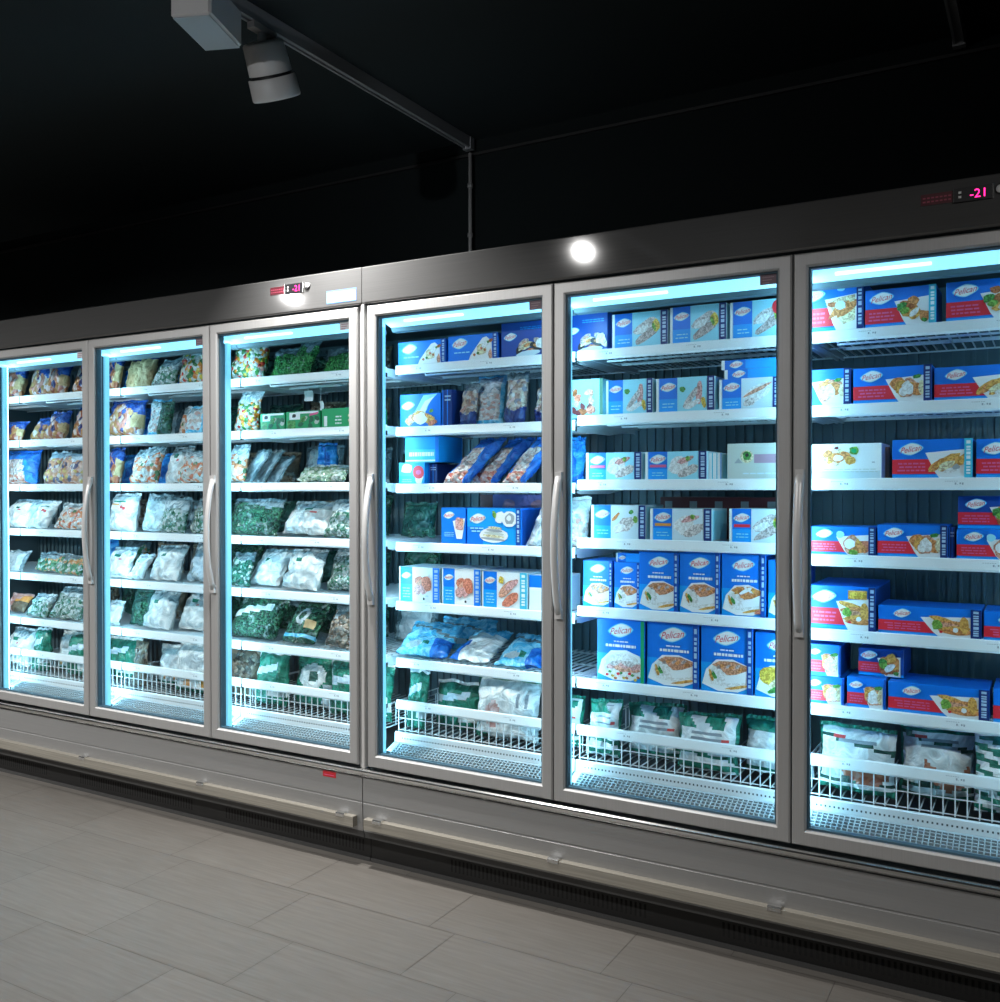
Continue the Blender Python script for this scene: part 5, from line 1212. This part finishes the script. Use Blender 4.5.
    ('veg_bag', -4.190, 0.520, 0.9860, 0.211, 0.159, 10, 0, 0, 1.172, 'dull green orange bag, second in back row of fifth shelf of far-end door'),
    ('brown_bag', -3.927, 0.520, 0.9860, 0.225, 0.137, 10, 0, 0, 1.172, 'dull brown bag, third in back row of fifth shelf of far-end door'),
    ('brown_bag', -4.438, 0.520, 0.7560, 0.213, 0.149, 10, 0, 0, 0.944, 'dull brown bag, first in back row of sixth shelf of far-end door'),
    ('green_dark_bag', -4.190, 0.520, 0.7560, 0.220, 0.135, 10, 0, 0, 0.944, 'dull dark green bag, second in back row of sixth shelf of far-end door'),
    ('brown_bag', -3.923, 0.520, 0.7560, 0.222, 0.168, 10, 0, 0, 0.944, 'dull brown bag, third in back row of sixth shelf of far-end door'),
    ('brown_bag', -3.662, 0.520, 1.8960, 0.233, 0.168, 10, 0, 0, 2.100, 'dull brown bag, first in back row of top shelf of second door'),
    ('green_dark_bag', -3.407, 0.520, 1.8960, 0.231, 0.144, 10, 0, 0, 2.100, 'dull dark green bag, second in back row of top shelf of second door'),
    ('green_dark_bag', -3.155, 0.520, 1.8960, 0.226, 0.163, 10, 0, 0, 2.100, 'dull dark green bag, third in back row of top shelf of second door'),
    ('green_dark_bag', -3.676, 0.520, 1.6690, 0.233, 0.138, 10, 0, 0, 1.854, 'dull dark green bag, first in back row of second shelf of second door'),
    ('green_dark_bag', -3.407, 0.520, 1.6690, 0.213, 0.140, 10, 0, 0, 1.854, 'dull dark green bag, second in back row of second shelf of second door'),
    ('green_dark_bag', -3.139, 0.520, 1.6690, 0.219, 0.146, 10, 0, 0, 1.854, 'dull dark green bag, third in back row of second shelf of second door'),
    ('brown_bag', -3.671, 0.520, 1.4430, 0.228, 0.157, 10, 0, 0, 1.627, 'dull brown bag, first in back row of third shelf of second door'),
    ('brown_bag', -3.397, 0.520, 1.4430, 0.206, 0.137, 10, 0, 0, 1.627, 'dull brown bag, second in back row of third shelf of second door'),
    ('brown_bag', -3.156, 0.520, 1.4430, 0.226, 0.147, 10, 0, 0, 1.627, 'dull brown bag, third in back row of third shelf of second door'),
    ('grey_pack_bag', -3.668, 0.520, 1.2140, 0.215, 0.137, 10, 0, 0, 1.401, 'dull grey bag, first in back row of fourth shelf of second door'),
    ('green_dark_bag', -3.401, 0.520, 1.2140, 0.212, 0.142, 10, 0, 0, 1.401, 'dull dark green bag, second in back row of fourth shelf of second door'),
    ('green_dark_bag', -3.144, 0.520, 1.2140, 0.228, 0.139, 10, 0, 0, 1.401, 'dull dark green bag, third in back row of fourth shelf of second door'),
    ('brown_bag', -3.670, 0.520, 0.9860, 0.202, 0.150, 10, 0, 0, 1.172, 'dull brown bag, first in back row of fifth shelf of second door'),
    ('green_dark_bag', -3.408, 0.520, 0.9860, 0.235, 0.165, 10, 0, 0, 1.172, 'dull dark green bag, second in back row of fifth shelf of second door'),
    ('brown_bag', -3.138, 0.520, 0.9860, 0.224, 0.146, 10, 0, 0, 1.172, 'dull brown bag, third in back row of fifth shelf of second door'),
    ('spinach_bag', -3.671, 0.520, 0.7560, 0.214, 0.140, 10, 0, 0, 0.944, 'dull leafy green bag, first in back row of sixth shelf of second door'),
    ('spinach_bag', -3.401, 0.520, 0.7560, 0.219, 0.141, 10, 0, 0, 0.944, 'dull leafy green bag, second in back row of sixth shelf of second door'),
    ('spinach_bag', -3.140, 0.520, 0.7560, 0.206, 0.152, 10, 0, 0, 0.944, 'dull leafy green bag, third in back row of sixth shelf of second door'),
    ('spinach_bag', -2.896, 0.520, 1.8960, 0.228, 0.147, 10, 0, 0, 2.100, 'dull leafy green bag, first in back row of top shelf of third door'),
    ('brown_bag', -2.622, 0.520, 1.8960, 0.213, 0.160, 10, 0, 0, 2.100, 'dull brown bag, second in back row of top shelf of third door'),
    ('green_dark_bag', -2.372, 0.520, 1.8960, 0.234, 0.160, 10, 0, 0, 2.100, 'dull dark green bag, third in back row of top shelf of third door'),
    ('brown_bag', -2.884, 0.520, 1.6690, 0.220, 0.135, 10, 0, 0, 1.854, 'dull brown bag, first in back row of second shelf of third door'),
    ('brown_bag', -2.630, 0.520, 1.6690, 0.210, 0.145, 10, 0, 0, 1.854, 'dull brown bag, second in back row of second shelf of third door'),
    ('green_dark_bag', -2.372, 0.520, 1.6690, 0.212, 0.168, 10, 0, 0, 1.854, 'dull dark green bag, third in back row of second shelf of third door'),
    ('grey_pack_bag', -2.890, 0.520, 1.4430, 0.230, 0.165, 10, 0, 0, 1.627, 'dull grey bag, first in back row of third shelf of third door'),
    ('grey_pack_bag', -2.617, 0.520, 1.4430, 0.233, 0.153, 10, 0, 0, 1.627, 'dull grey bag, second in back row of third shelf of third door'),
    ('spinach_bag', -2.360, 0.520, 1.4430, 0.233, 0.152, 10, 0, 0, 1.627, 'dull leafy green bag, third in back row of third shelf of third door'),
    ('brown_bag', -2.883, 0.520, 1.2140, 0.226, 0.141, 10, 0, 0, 1.401, 'dull brown bag, first in back row of fourth shelf of third door'),
    ('green_dark_bag', -2.631, 0.520, 1.2140, 0.219, 0.165, 10, 0, 0, 1.401, 'dull dark green bag, second in back row of fourth shelf of third door'),
    ('green_dark_bag', -2.893, 0.520, 0.9860, 0.221, 0.157, 10, 0, 0, 1.172, 'dull dark green bag, first in back row of fifth shelf of third door'),
    ('green_dark_bag', -2.633, 0.520, 0.9860, 0.224, 0.157, 10, 0, 0, 1.172, 'dull dark green bag, second in back row of fifth shelf of third door'),
    ('green_dark_bag', -2.357, 0.520, 0.9860, 0.206, 0.166, 10, 0, 0, 1.172, 'dull dark green bag, third in back row of fifth shelf of third door'),
    ('green_dark_bag', -2.891, 0.520, 0.7560, 0.206, 0.142, 10, 0, 0, 0.944, 'dull dark green bag, first in back row of sixth shelf of third door'),
    ('green_dark_bag', -2.629, 0.520, 0.7560, 0.212, 0.158, 10, 0, 0, 0.944, 'dull dark green bag, second in back row of sixth shelf of third door'),
    ('grey_pack_bag', -2.373, 0.520, 0.7560, 0.225, 0.148, 10, 0, 0, 0.944, 'dull grey bag, third in back row of sixth shelf of third door'),
]

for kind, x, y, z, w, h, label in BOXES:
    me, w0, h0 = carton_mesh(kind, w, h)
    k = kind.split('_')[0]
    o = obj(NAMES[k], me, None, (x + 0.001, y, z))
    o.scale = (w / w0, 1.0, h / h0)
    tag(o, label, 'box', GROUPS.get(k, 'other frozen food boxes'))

# ------------------------------------------------------------------ bags
def layout(style):
    """bag face: which film or contents shows at (u, v), u across and v up; n is a slow noise around 0"""
    def two(top, body, cut=0.78):
        return lambda u, v, n: top if v + 0.25 * n > cut else body
    S = {
        'pea_bag': two('f_clear_dark', 'peas', 0.8), 'mixveg_bag': two('f_clear', 'mixveg', 0.76), 'orange_white_bag': two('f_clear', 'orangewhite', 0.8),
        'sprout_bag': two('f_clear', 'sprouts', 0.85), 'spinach_bag': two('f_clear_dark', 'leafy', 0.85), 'broccoli_bag': two('f_clear_dark', 'broccoli', 0.75),
        'leek_bag': two('f_clear', 'leek', 0.72), 'mushroom_bag': lambda u, v, n: 'f_clear_dark' if v + 0.3 * n > 0.8 else ('f_grey' if abs(u - 0.2) < 0.07 and v > 0.6 else 'mushroom'),
        'veg_bag': two('f_clear_dark', 'vegmix', 0.8), 'tan_mix_bag': lambda u, v, n: 'f_paleblue' if v + 0.3 * n > 0.82 else ('f_tan' if u < 0.16 and v > 0.2 else 'tanmix'),
        'clear_bag': lambda u, v, n: 'f_lightblue' if (u < 0.07 or u > 0.93 or v < 0.08) else ('f_clear' if v + 0.3 * n > 0.72 else 'clearfish'),
        'croquette_bag': lambda u, v, n: 'f_deepblue' if v + 0.5 * n > 0.66 + 0.16 * math.sin(u * 5) else ('f_tan' if u > 0.78 and v > 0.22 else 'croquettes'),
        'tan_bag': lambda u, v, n: 'f_navy' if v > 0.93 else 'f_tan',
        'shell_bag': lambda u, v, n: 'f_navy' if (v < 0.22 + 0.25 * abs(u - 0.5)) else ('f_pink' if abs(v - 0.25 - 0.5 * u) < 0.04 and u < 0.5 else ('f_clear_dark' if v > 0.88 else 'shellfish')),
        'seafood_bag': lambda u, v, n: ('shrimp_red' if v < 0.22 and u < 0.8 else 'f_blue' if (v > 0.78 or u > 0.80 - 0.2 * v or u < 0.10 + 0.10 * n) else 'shrimp'),
        'blue_bag': lambda u, v, n: 'f_brightblue' if n > -0.12 else 'f_blue',
        'pinkwhite_bag': two('f_white', 'clearfish', 0.6),
        'white_bag': lambda u, v, n: 'f_clear' if v + 0.4 * n > 0.86 else ('f_green' if abs(u - 0.42) < 0.09 and abs(v - 0.72) < 0.05 else ('f_red' if abs(u - 0.55) < 0.06 and abs(v - 0.60) < 0.025 else 'f_white')),
        'print_bag': lambda u, v, n: 'f_red' if (abs(u - 0.62) < 0.13 and abs(v - 0.62 + 0.3 * (u - 0.6)) < 0.05) else ('f_orange' if abs(u - 0.35) < 0.12 and abs(v - 0.70) < 0.035 else ('f_green' if abs(u - 0.5) < 0.22 and abs(v - 0.80) < 0.04 else 'f_white')),
        'print_bag_grey': lambda u, v, n: 'f_grey' if (u - 0.5) ** 2 / 0.05 + (v - 0.66) ** 2 / 0.012 < 1 else ('f_clear' if v > 0.85 else 'f_white'),
        'paleblue_bag': lambda u, v, n: 'f_paleblue' if n > -0.1 else 'f_clear',
        'grey_pack_bag': lambda u, v, n: 'f_grey' if 0.12 < u < 0.88 else 'f_clear_dark',
        'green_dark_bag': lambda u, v, n: 'f_dkgreen' if n > -0.15 else 'leafy',
        'brown_bag': lambda u, v, n: 'f_brown' if n > -0.05 else 'mushroom',
        'pink_bag': lambda u, v, n: 'f_pink' if u < 0.45 + 0.4 * n else ('f_orange' if v > 0.6 else 'f_brown'),
        'sausage_bag': lambda u, v, n: 'f_green' if (v < 0.10 or u < 0.03 or abs(v - 0.95) < 0.02) else ('sausages' if (0.24 < v - 0.10 * math.sin(u * 7) < 0.46 and 0.32 < u < 0.94) else ('f_dkgreen' if abs(v - 0.16 - 0.05 * math.sin(3 * u)) < 0.035 else ('f_red' if abs(u - 0.28) < 0.08 and abs(v - 0.86) < 0.025 else ('f_print' if (abs(v - 0.80) < 0.018 or abs(v - 0.74) < 0.018) and 0.3 < u < 0.8 else ('f_dkgreen' if abs(v - 0.90 + 0.22 * u) < 0.028 else 'f_white'))))),
        'stripe_bag': lambda u, v, n: 'f_green' if int((u * 5 + v * 13)) % 2 else 'f_white',
        'potato_bag': lambda u, v, n: 'f_green' if (v > 0.80 and u < 0.55 + n) or abs(v - 0.10) < 0.05 or abs(v - 0.36 + 0.1 * u) < 0.035 or u < 0.03 or u > 0.97 else ('f_print' if abs((v * 9) % 1 - 0.5) < 0.14 and 0.25 < u < 0.75 and v > 0.5 else ('f_red' if abs(u - 0.82) < 0.05 and abs(v - 0.62) < 0.03 else 'f_white')),
        'green_pack_bag': lambda u, v, n: 'f_paleblue' if abs(v - 0.72 - 0.2 * (u - 0.5)) < 0.07 and u < 0.75 else ('f_white' if u < 0.06 or (u > 0.6 and abs(v - 0.25) < 0.06) else 'f_green'),
        'fork_bag': lambda u, v, n: 'f_print' if (v > 0.55 and v < 0.80 and u > 0.72 and u < 0.90 and int(u * 50) % 3 == 0) else ('f_pink' if (u - 0.34) ** 2 / 0.018 + (v - 0.42) ** 2 / 0.05 < 1 else ('f_green' if u < 0.05 or (u < 0.28 and v < 0.10) else 'f_white')),
        'emblem_bag': lambda u, v, n: 'f_dkgreen' if (u - 0.55) ** 2 / 0.012 + (v - 0.62) ** 2 / 0.012 < 1 else ('f_white' if (u - 0.5) ** 2 / 0.11 + (v - 0.62) ** 2 / 0.06 < 1 else ('f_paleblue' if u > 0.78 and v < 0.5 else 'f_green')),
        'greenwrap_bag': lambda u, v, n: 'f_white' if abs(v - 0.45 - 0.30 * u) < 0.08 and u < 0.85 else 'leafy',
        'swirl_bag': lambda u, v, n: 'f_grey' if abs(math.hypot(u - 0.5, (v - 0.60) * 0.9) - 0.14) < 0.035 else ('f_tan' if abs(u - 0.78) < 0.12 and abs(v - 0.42) < 0.12 else ('f_lightblue' if abs(v - 0.12) < 0.03 else 'leafy')),
        'frosty_bag': lambda u, v, n: 'f_orange' if (0.16 < v < 0.30 and math.sin(u * 17) > 0.1 and 0.2 < u < 0.9) else ('f_green' if v < 0.13 or (u > 0.86 and v > 0.5) else ('f_grey' if (u - 0.55) ** 2 / 0.07 + (v - 0.68) ** 2 / 0.02 < 1 else 'f_white')),
        'bluefish_bag': lambda u, v, n: 'f_grey' if (u - 0.30) ** 2 / 0.03 + (v - 0.22) ** 2 / 0.012 < 1 else ('f_green' if abs(u - 0.52) < 0.05 and abs(v - 0.28) < 0.06 else ('f_blue' if u > 0.66 and v < 0.45 else ('f_clear_dark' if abs(v - 0.72 - 0.3 * (0.5 - u)) < 0.035 else 'f_lightblue'))),
        'whiteblue_bag': lambda u, v, n: 'f_blue' if u < 0.22 and v < 0.6 else ('f_lightblue' if v > 0.82 else 'f_white'),
    }
    return S[style]

BAG = {}
def bag_mesh(style, w, h, shear=0.0):
    key = (style, round(w / 0.028), round(h / 0.03), round(shear, 2))
    if key in BAG:
        return BAG[key]
    fn = layout(style)
    seed = len(BAG) * 7.3 + 1
    r = random.Random(len(BAG) + 3)
    aspect = max(0.7, min(1.5, h / w))
    nu, nv = 24, int(24 * aspect)
    thick = min(0.095, 0.46 * min(w, h)) * (0.45 if style in ('bluefish_bag', 'whiteblue_bag', 'grey_pack_bag') else 1)
    mb = MB()
    lumpy = 0.010 if style in ('white_bag', 'clear_bag', 'blue_bag', 'paleblue_bag', 'bluefish_bag') else 0.007
    grids = []
    for side in (-1, 1):
        grid = []
        for j in range(nv + 1):
            for i in range(nu + 1):
                u, v = i / nu, j / nv
                e = max(0.0, 1 - abs(2 * u - 1) ** 2.6)
                tz = max(0.0, 1 - abs(2 * v - 1) ** (3.2 if v > 0.5 else 9)) * (1.15 - 0.45 * v)     # fuller towards the bottom
                T = thick * (e * tz) ** 0.6
                p = Vector((u * w * 14 + seed, side * 3.1, v * h * 14))
                nz = noise.noise(p) + 0.7 * (0.5 - abs(noise.noise(p * 1.7))) + 0.35 * noise.noise(p * 3.1)
                q = Vector((u * 5 + seed, v * 5, 0.7))
                x = (u - 0.5) * w * (1 - 0.05 * math.sin(PI * v)) + 0.004 * noise.noise(Vector((v * 9, seed, u)))
                z = v * h + 0.010 * noise.noise(Vector((u * 4, seed + 4, v * 3))) * (1 if j in (0, nv) else 0.4)
                y = side * T * 0.5 + (nz * lumpy if 0 < i < nu and 0 < j < nv else 0) * side + 0.010 * noise.noise(q)
                grid.append((x + shear * (z - 0.4 * h), y, z))
        grids.append(grid)
    def idx(i, j):
        return j * (nu + 1) + i
    for side, grid in zip((-1, 1), grids):
        o = len(mb.v); mb.v.extend(grid)
        for j in range(nv):
            for i in range(nu):
                q = (idx(i, j), idx(i + 1, j), idx(i + 1, j + 1), idx(i, j + 1))
                if side > 0:
                    q = q[::-1]
                u, v = (i + 0.5) / nu, (j + 0.5) / nv
                n = noise.noise(Vector((u * 3 + seed, v * 3, 2.2)))
                mb.f.append(tuple(o + k for k in q)); mb.m.append(mb.mi(fn(u, v, n))); mb.smooth.append(True)
    # close the rim
    rim = [idx(i, 0) for i in range(nu)] + [idx(nu, j) for j in range(nv)] + [idx(i, nv) for i in range(nu, 0, -1)] + [idx(0, j) for j in range(nv, 0, -1)]
    off = (nu + 1) * (nv + 1)
    k = mb.mi(fn(0.02, 0.98, 0))
    for a, b in zip(rim, rim[1:] + rim[:1]):
        mb.f.append((b, a, a + off, b + off)); mb.m.append(k); mb.smooth.append(True)
    # crimped fin along the top
    fin = []
    for i in range(nu + 1):
        x0, y0, z0 = grids[0][idx(i, nv)]
        fin.append((x0, y0 + 0.002 * (-1) ** i, z0 + 0.012))
    o = len(mb.v); mb.v.extend([grids[0][idx(i, nv)] for i in range(nu + 1)] + fin)
    for i in range(nu):
        mb.f.append((o + i, o + i + 1, o + nu + 2 + i, o + nu + 1 + i)); mb.m.append(k); mb.smooth.append(False)
    BAG[key] = mb.mesh('frozen_bag')
    return BAG[key]

BAG_NAMES = dict(pea='pea_bag', mixveg='mixed_vegetable_bag', leek='vegetable_bag', veg='vegetable_bag', broccoli='broccoli_bag', sprout='vegetable_bag', spinach='spinach_bag', greenwrap='spinach_bag',
                 swirl='spinach_bag', mushroom='mushroom_bag', croquette='croquette_bag', seafood='seafood_bag', shell='seafood_bag', clear='seafood_bag', bluefish='fish_bag', sausage='sausage_bag', potato='potato_bag')
BAG_GROUPS = dict(croquette='croquette bags', seafood='tilted blue seafood bags', potato='white and green bags in the baskets', leek='green and white vegetable bags', pea='green pea bags')
for style, x, y, z, w, h, lean, roll, yaw, zmax, label in BAGS:
    me = bag_mesh(style, w * 0.98, h, math.tan(math.radians(roll)))     # a slumped bag leans sideways but keeps its foot on the shelf
    b = max(v.co.x for v in me.vertices) - min(v.co.x for v in me.vertices)
    k = style.split('_')[0]
    o = obj(BAG_NAMES.get(k, 'frozen_food_bag'), me)
    rot = Matrix.Rotation(math.radians(yaw), 4, 'Z') @ Matrix.Rotation(math.radians(-lean), 4, 'X')
    sx = 1.0 if roll else min(1.0, w * 0.98 / b)
    sc = Matrix.Diagonal((sx, 1, 1, 1))
    pts = [rot @ (sc @ v.co) for v in me.vertices]
    top = max(p.z for p in pts) - min(p.z for p in pts)
    sz = min(1.0, (zmax - z) / top)                 # squashed to fit under the shelf above
    sc = Matrix.Diagonal((sx, 1, sz, 1)); pts = [rot @ (sc @ v.co) for v in me.vertices]
    o.rotation_euler = rot.to_euler(); o.scale = (sx, 1, sz)
    cx = (max(p.x for p in pts) + min(p.x for p in pts)) / 2
    o.location = (x - (cx if not roll else (sum(p.x for p in pts) / len(pts))), y - min(p.y for p in pts), z - min(p.z for p in pts) + 0.0005)
    tag(o, label, 'bag', 'dull bags in the back rows' if y > 0.4 else BAG_GROUPS.get(k, 'frozen food bags'))

# paper tags hanging from the wires of one shelf
for x, z, rz, lab in ((-2.760, 1.842, 12, 'small white paper tag hanging under top shelf of third door'), (-2.690, 1.795, -30, 'small grey curled tag above the green boxes of third door')):
    mb = MB()
    for k in range(6):
        t0, t1 = k / 6, (k + 1) / 6
        f = lambda t: (0.006 * math.sin(t * 3), -0.044 * t)
        (ya, za), (yb, zb) = f(t0), f(t1)
        mb.add([(-0.021, ya, za), (0.021, ya, za), (0.021, yb, zb), (-0.021, yb, zb), (-0.021, ya + 0.001, za), (0.021, ya + 0.001, za), (0.021, yb + 0.001, zb), (-0.021, yb + 0.001, zb)],
               [(0, 3, 2, 1), (4, 5, 6, 7), (0, 4, 7, 3), (1, 2, 6, 5)], 'sticker_white')
    mb.box(-0.002, 0.002, 0.0, 0.001, 0.0, 1.862 - z, 'shelf_white')
    o = obj('paper_tag', mb, None, (x, 0.30, z)); o.rotation_euler = (0, 0, math.radians(rz))
    tag(o, lab, 'tag', 'paper tags under the shelf')

# ------------------------------------------------------------------ ceiling fittings
def track(name, label, x, y0, y1, metal, group):
    t = thing(name, label, 'track', (x, y1, 3.06), group)
    mb = MB()
    prof = [(-0.018, -0.001), (0.018, -0.001), (0.018, -0.050), (0.009, -0.050), (0.009, -0.042), (-0.009, -0.042), (-0.009, -0.050), (-0.018, -0.050)]
    n = len(prof)
    vs = [(px, y0 - y1, pz) for px, pz in prof] + [(px, 0, pz) for px, pz in prof]
    mb.add(vs, [(i, n + i, n + (i + 1) % n, (i + 1) % n) for i in range(n)], metal)
    for px in (-0.018, 0.010):
        mb.box(px, px + 0.008, -0.001, 0, -0.05, -0.001, metal)
    obj('track_profile', mb, t)
    mb = MB(); mb.box(-0.0085, 0.0085, y0 - y1 + 0.01, -0.01, -0.0418, -0.034, 'track_slot'); obj('track_slot', mb, t)
    mb = MB(); mb.box(-0.021, 0.021, -0.035, -0.002, -0.056, -0.001, metal); obj('end_cap', mb, t)
    return t
track('lighting_track', 'grey ceiling track carrying the spotlight, ending above the cabinet seam', -2.36, -5.5, 0.98, 'track_grey', 'ceiling tracks')
track('lighting_track', 'dim black ceiling track above the near-end door display', -0.29, -5.5, 0.98, 'track_dark', 'ceiling tracks')

def spotlight(x, y):
    t = thing('spotlight', 'grey cylindrical spotlight hanging under the ceiling track', 'spotlight', (x, y, 3.01))
    aim = Vector((-0.108, 0.502, -0.858))
    A = Matrix.Translation((0.0, 0.0, -0.045)) @ Vector((0, 0, -1)).rotation_difference(aim).to_matrix().to_4x4() @ Matrix.Diagonal((1.14, 1.14, 0.82, 1))
    mb = MB(); mb.box(-0.016, 0.016, -0.055, 0.055, -0.022, -0.0005, 'lamp_grey'); mb.lathe([(0.0, 0.03), (0.016, 0.03), (0.016, -0.03), (0.0, -0.03)], 'lamp_grey', 20, Matrix.Translation((0, 0, -0.0335))); obj('mount', mb, t)
    mb = MB()
    mb.lathe([(0.0, 0.0), (0.046, 0.0), (0.058, -0.004), (0.062, -0.012), (0.066, -0.128)], 'lamp_grey', 40, A)
    mb.lathe([(0.048, 0.0006), (0.054, 0.0006)], 'lamp_band', 40, A)
    obj('lamp_body', mb, t)
    mb = MB(); mb.lathe([(0.066, -0.128), (0.0625, -0.129), (0.0625, -0.139), (0.068, -0.140)], 'lamp_band', 40, A); obj('collar', mb, t)
    mb = MB(); mb.lathe([(0.068, -0.140), (0.0725, -0.143), (0.075, -0.222), (0.073, -0.228), (0.066, -0.228), (0.062, -0.20), (0.0, -0.195)], 'lamp_grey', 40, A); obj('lamp_shade', mb, t)
spotlight(-2.36, -0.385)

t = thing('floodlight', 'square pale grey floodlight beside the spotlight at ceiling edge', 'floodlight', (-2.33, -0.66, 3.01))
mb = MB(); mb.bevel_box(-0.066, 0.066, -0.115, 0.115, -0.138, -0.022, 0.008, 'lamp_grey'); o = obj('housing', mb, t); o.rotation_euler = (0, 0, math.radians(21))
mb = MB(); mb.bevel_box(-0.060, 0.060, -0.109, 0.109, -0.1425, -0.1385, 0.0015, 'lamp_face'); o = obj('face_plate', mb, t); o.rotation_euler = (0, 0, math.radians(21))
mb = MB(); mb.box(-0.016, 0.016, -0.06, 0.06, -0.0215, -0.0005, 'lamp_grey'); obj('mount', mb, t)

t = thing('wall_conduit', 'thin dark conduit running down the black wall under the track', 'conduit', (-2.355, 0.968, 2.25))
mb = MB(); mb.tube([(0, 0, 0.0), (0, 0, 0.74)], 0.009, 'track_dark', 10); obj('pipe', mb, t)
for z in (0.12, 0.35, 0.58):
    mb = MB(); mb.tube([(0, 0, z), (0, 0, z + 0.018)], 0.013, 'track_dark', 10); mb.box(-0.006, 0.006, 0.0, 0.0145, z, z + 0.018, 'track_dark'); obj('clamp', mb, t)

# ------------------------------------------------------------------ light
w = bpy.data.worlds.new('World'); bpy.context.scene.world = w; w.use_nodes = True
w.node_tree.nodes['Background'].inputs['Color'].default_value = (0.5, 0.6, 0.65, 1)
w.node_tree.nodes['Background'].inputs['Strength'].default_value = 0.0

def lamp(name, loc, target, power, size, col=(1.0, 0.93, 0.84), spread=120):
    L = bpy.data.lights.new(name, 'AREA'); L.shape = 'DISK'; L.size = size; L.energy = power; L.color = col; L.spread = math.radians(spread)
    o = bpy.data.objects.new(name, L); C.objects.link(o); o.location = loc
    o.rotation_euler = (Vector(target) - Vector(loc)).to_track_quat('-Z', 'Y').to_euler()
    return o
lamp('aisle_lamp', (-2.42, -2.35, 2.84), (-2.42, -1.0, 0.0), 26, 0.05, (1.0, 0.985, 0.96))
lamp('aisle_lamp', (-4.85, -2.5, 2.84), (-4.7, -1.0, 0.0), 52, 0.05, (1.0, 0.985, 0.96))
lamp('aisle_lamp', (-7.1, -2.5, 2.84), (-6.9, -1.0, 0.0), 52, 0.05, (1.0, 0.985, 0.96))
lamp('aisle_lamp', (0.75, -2.4, 2.84), (0.4, -1.0, 0.0), 17, 0.05, (1.0, 0.985, 0.96))
lamp('spot_lamp', (-2.381, -0.2865, 2.7965), (-2.26, 0.02, 1.65), 26, 0.10, (1.0, 0.98, 0.95), 100)
lamp('fill_lamp', (-1.755, -4.8, 2.6), (-2.36, -0.3, 2.9), 3.2, 0.10, (0.95, 0.97, 1.0), 60)  # added unseen fill behind the camera, brightens the track and spotlight

# ------------------------------------------------------------------ camera
cam = bpy.data.cameras.new('camera'); co = bpy.data.objects.new('camera', cam); C.objects.link(co)
cam.sensor_fit = 'HORIZONTAL'; cam.sensor_width = 36.0; cam.lens = 36.0 * 952 / 1000
co.location = (0.0, -2.833, 1.416)
co.rotation_euler = (math.radians(90 - 0.66), 0, math.radians(30.0))
cam.clip_start = 0.02
sc = bpy.context.scene
sc.camera = co
sc.view_settings.view_transform = 'Standard'; sc.view_settings.look = 'None'
sc.view_settings.gamma = 1.0; sc.view_settings.use_curve_mapping = False
sc.view_settings.exposure = 0.0
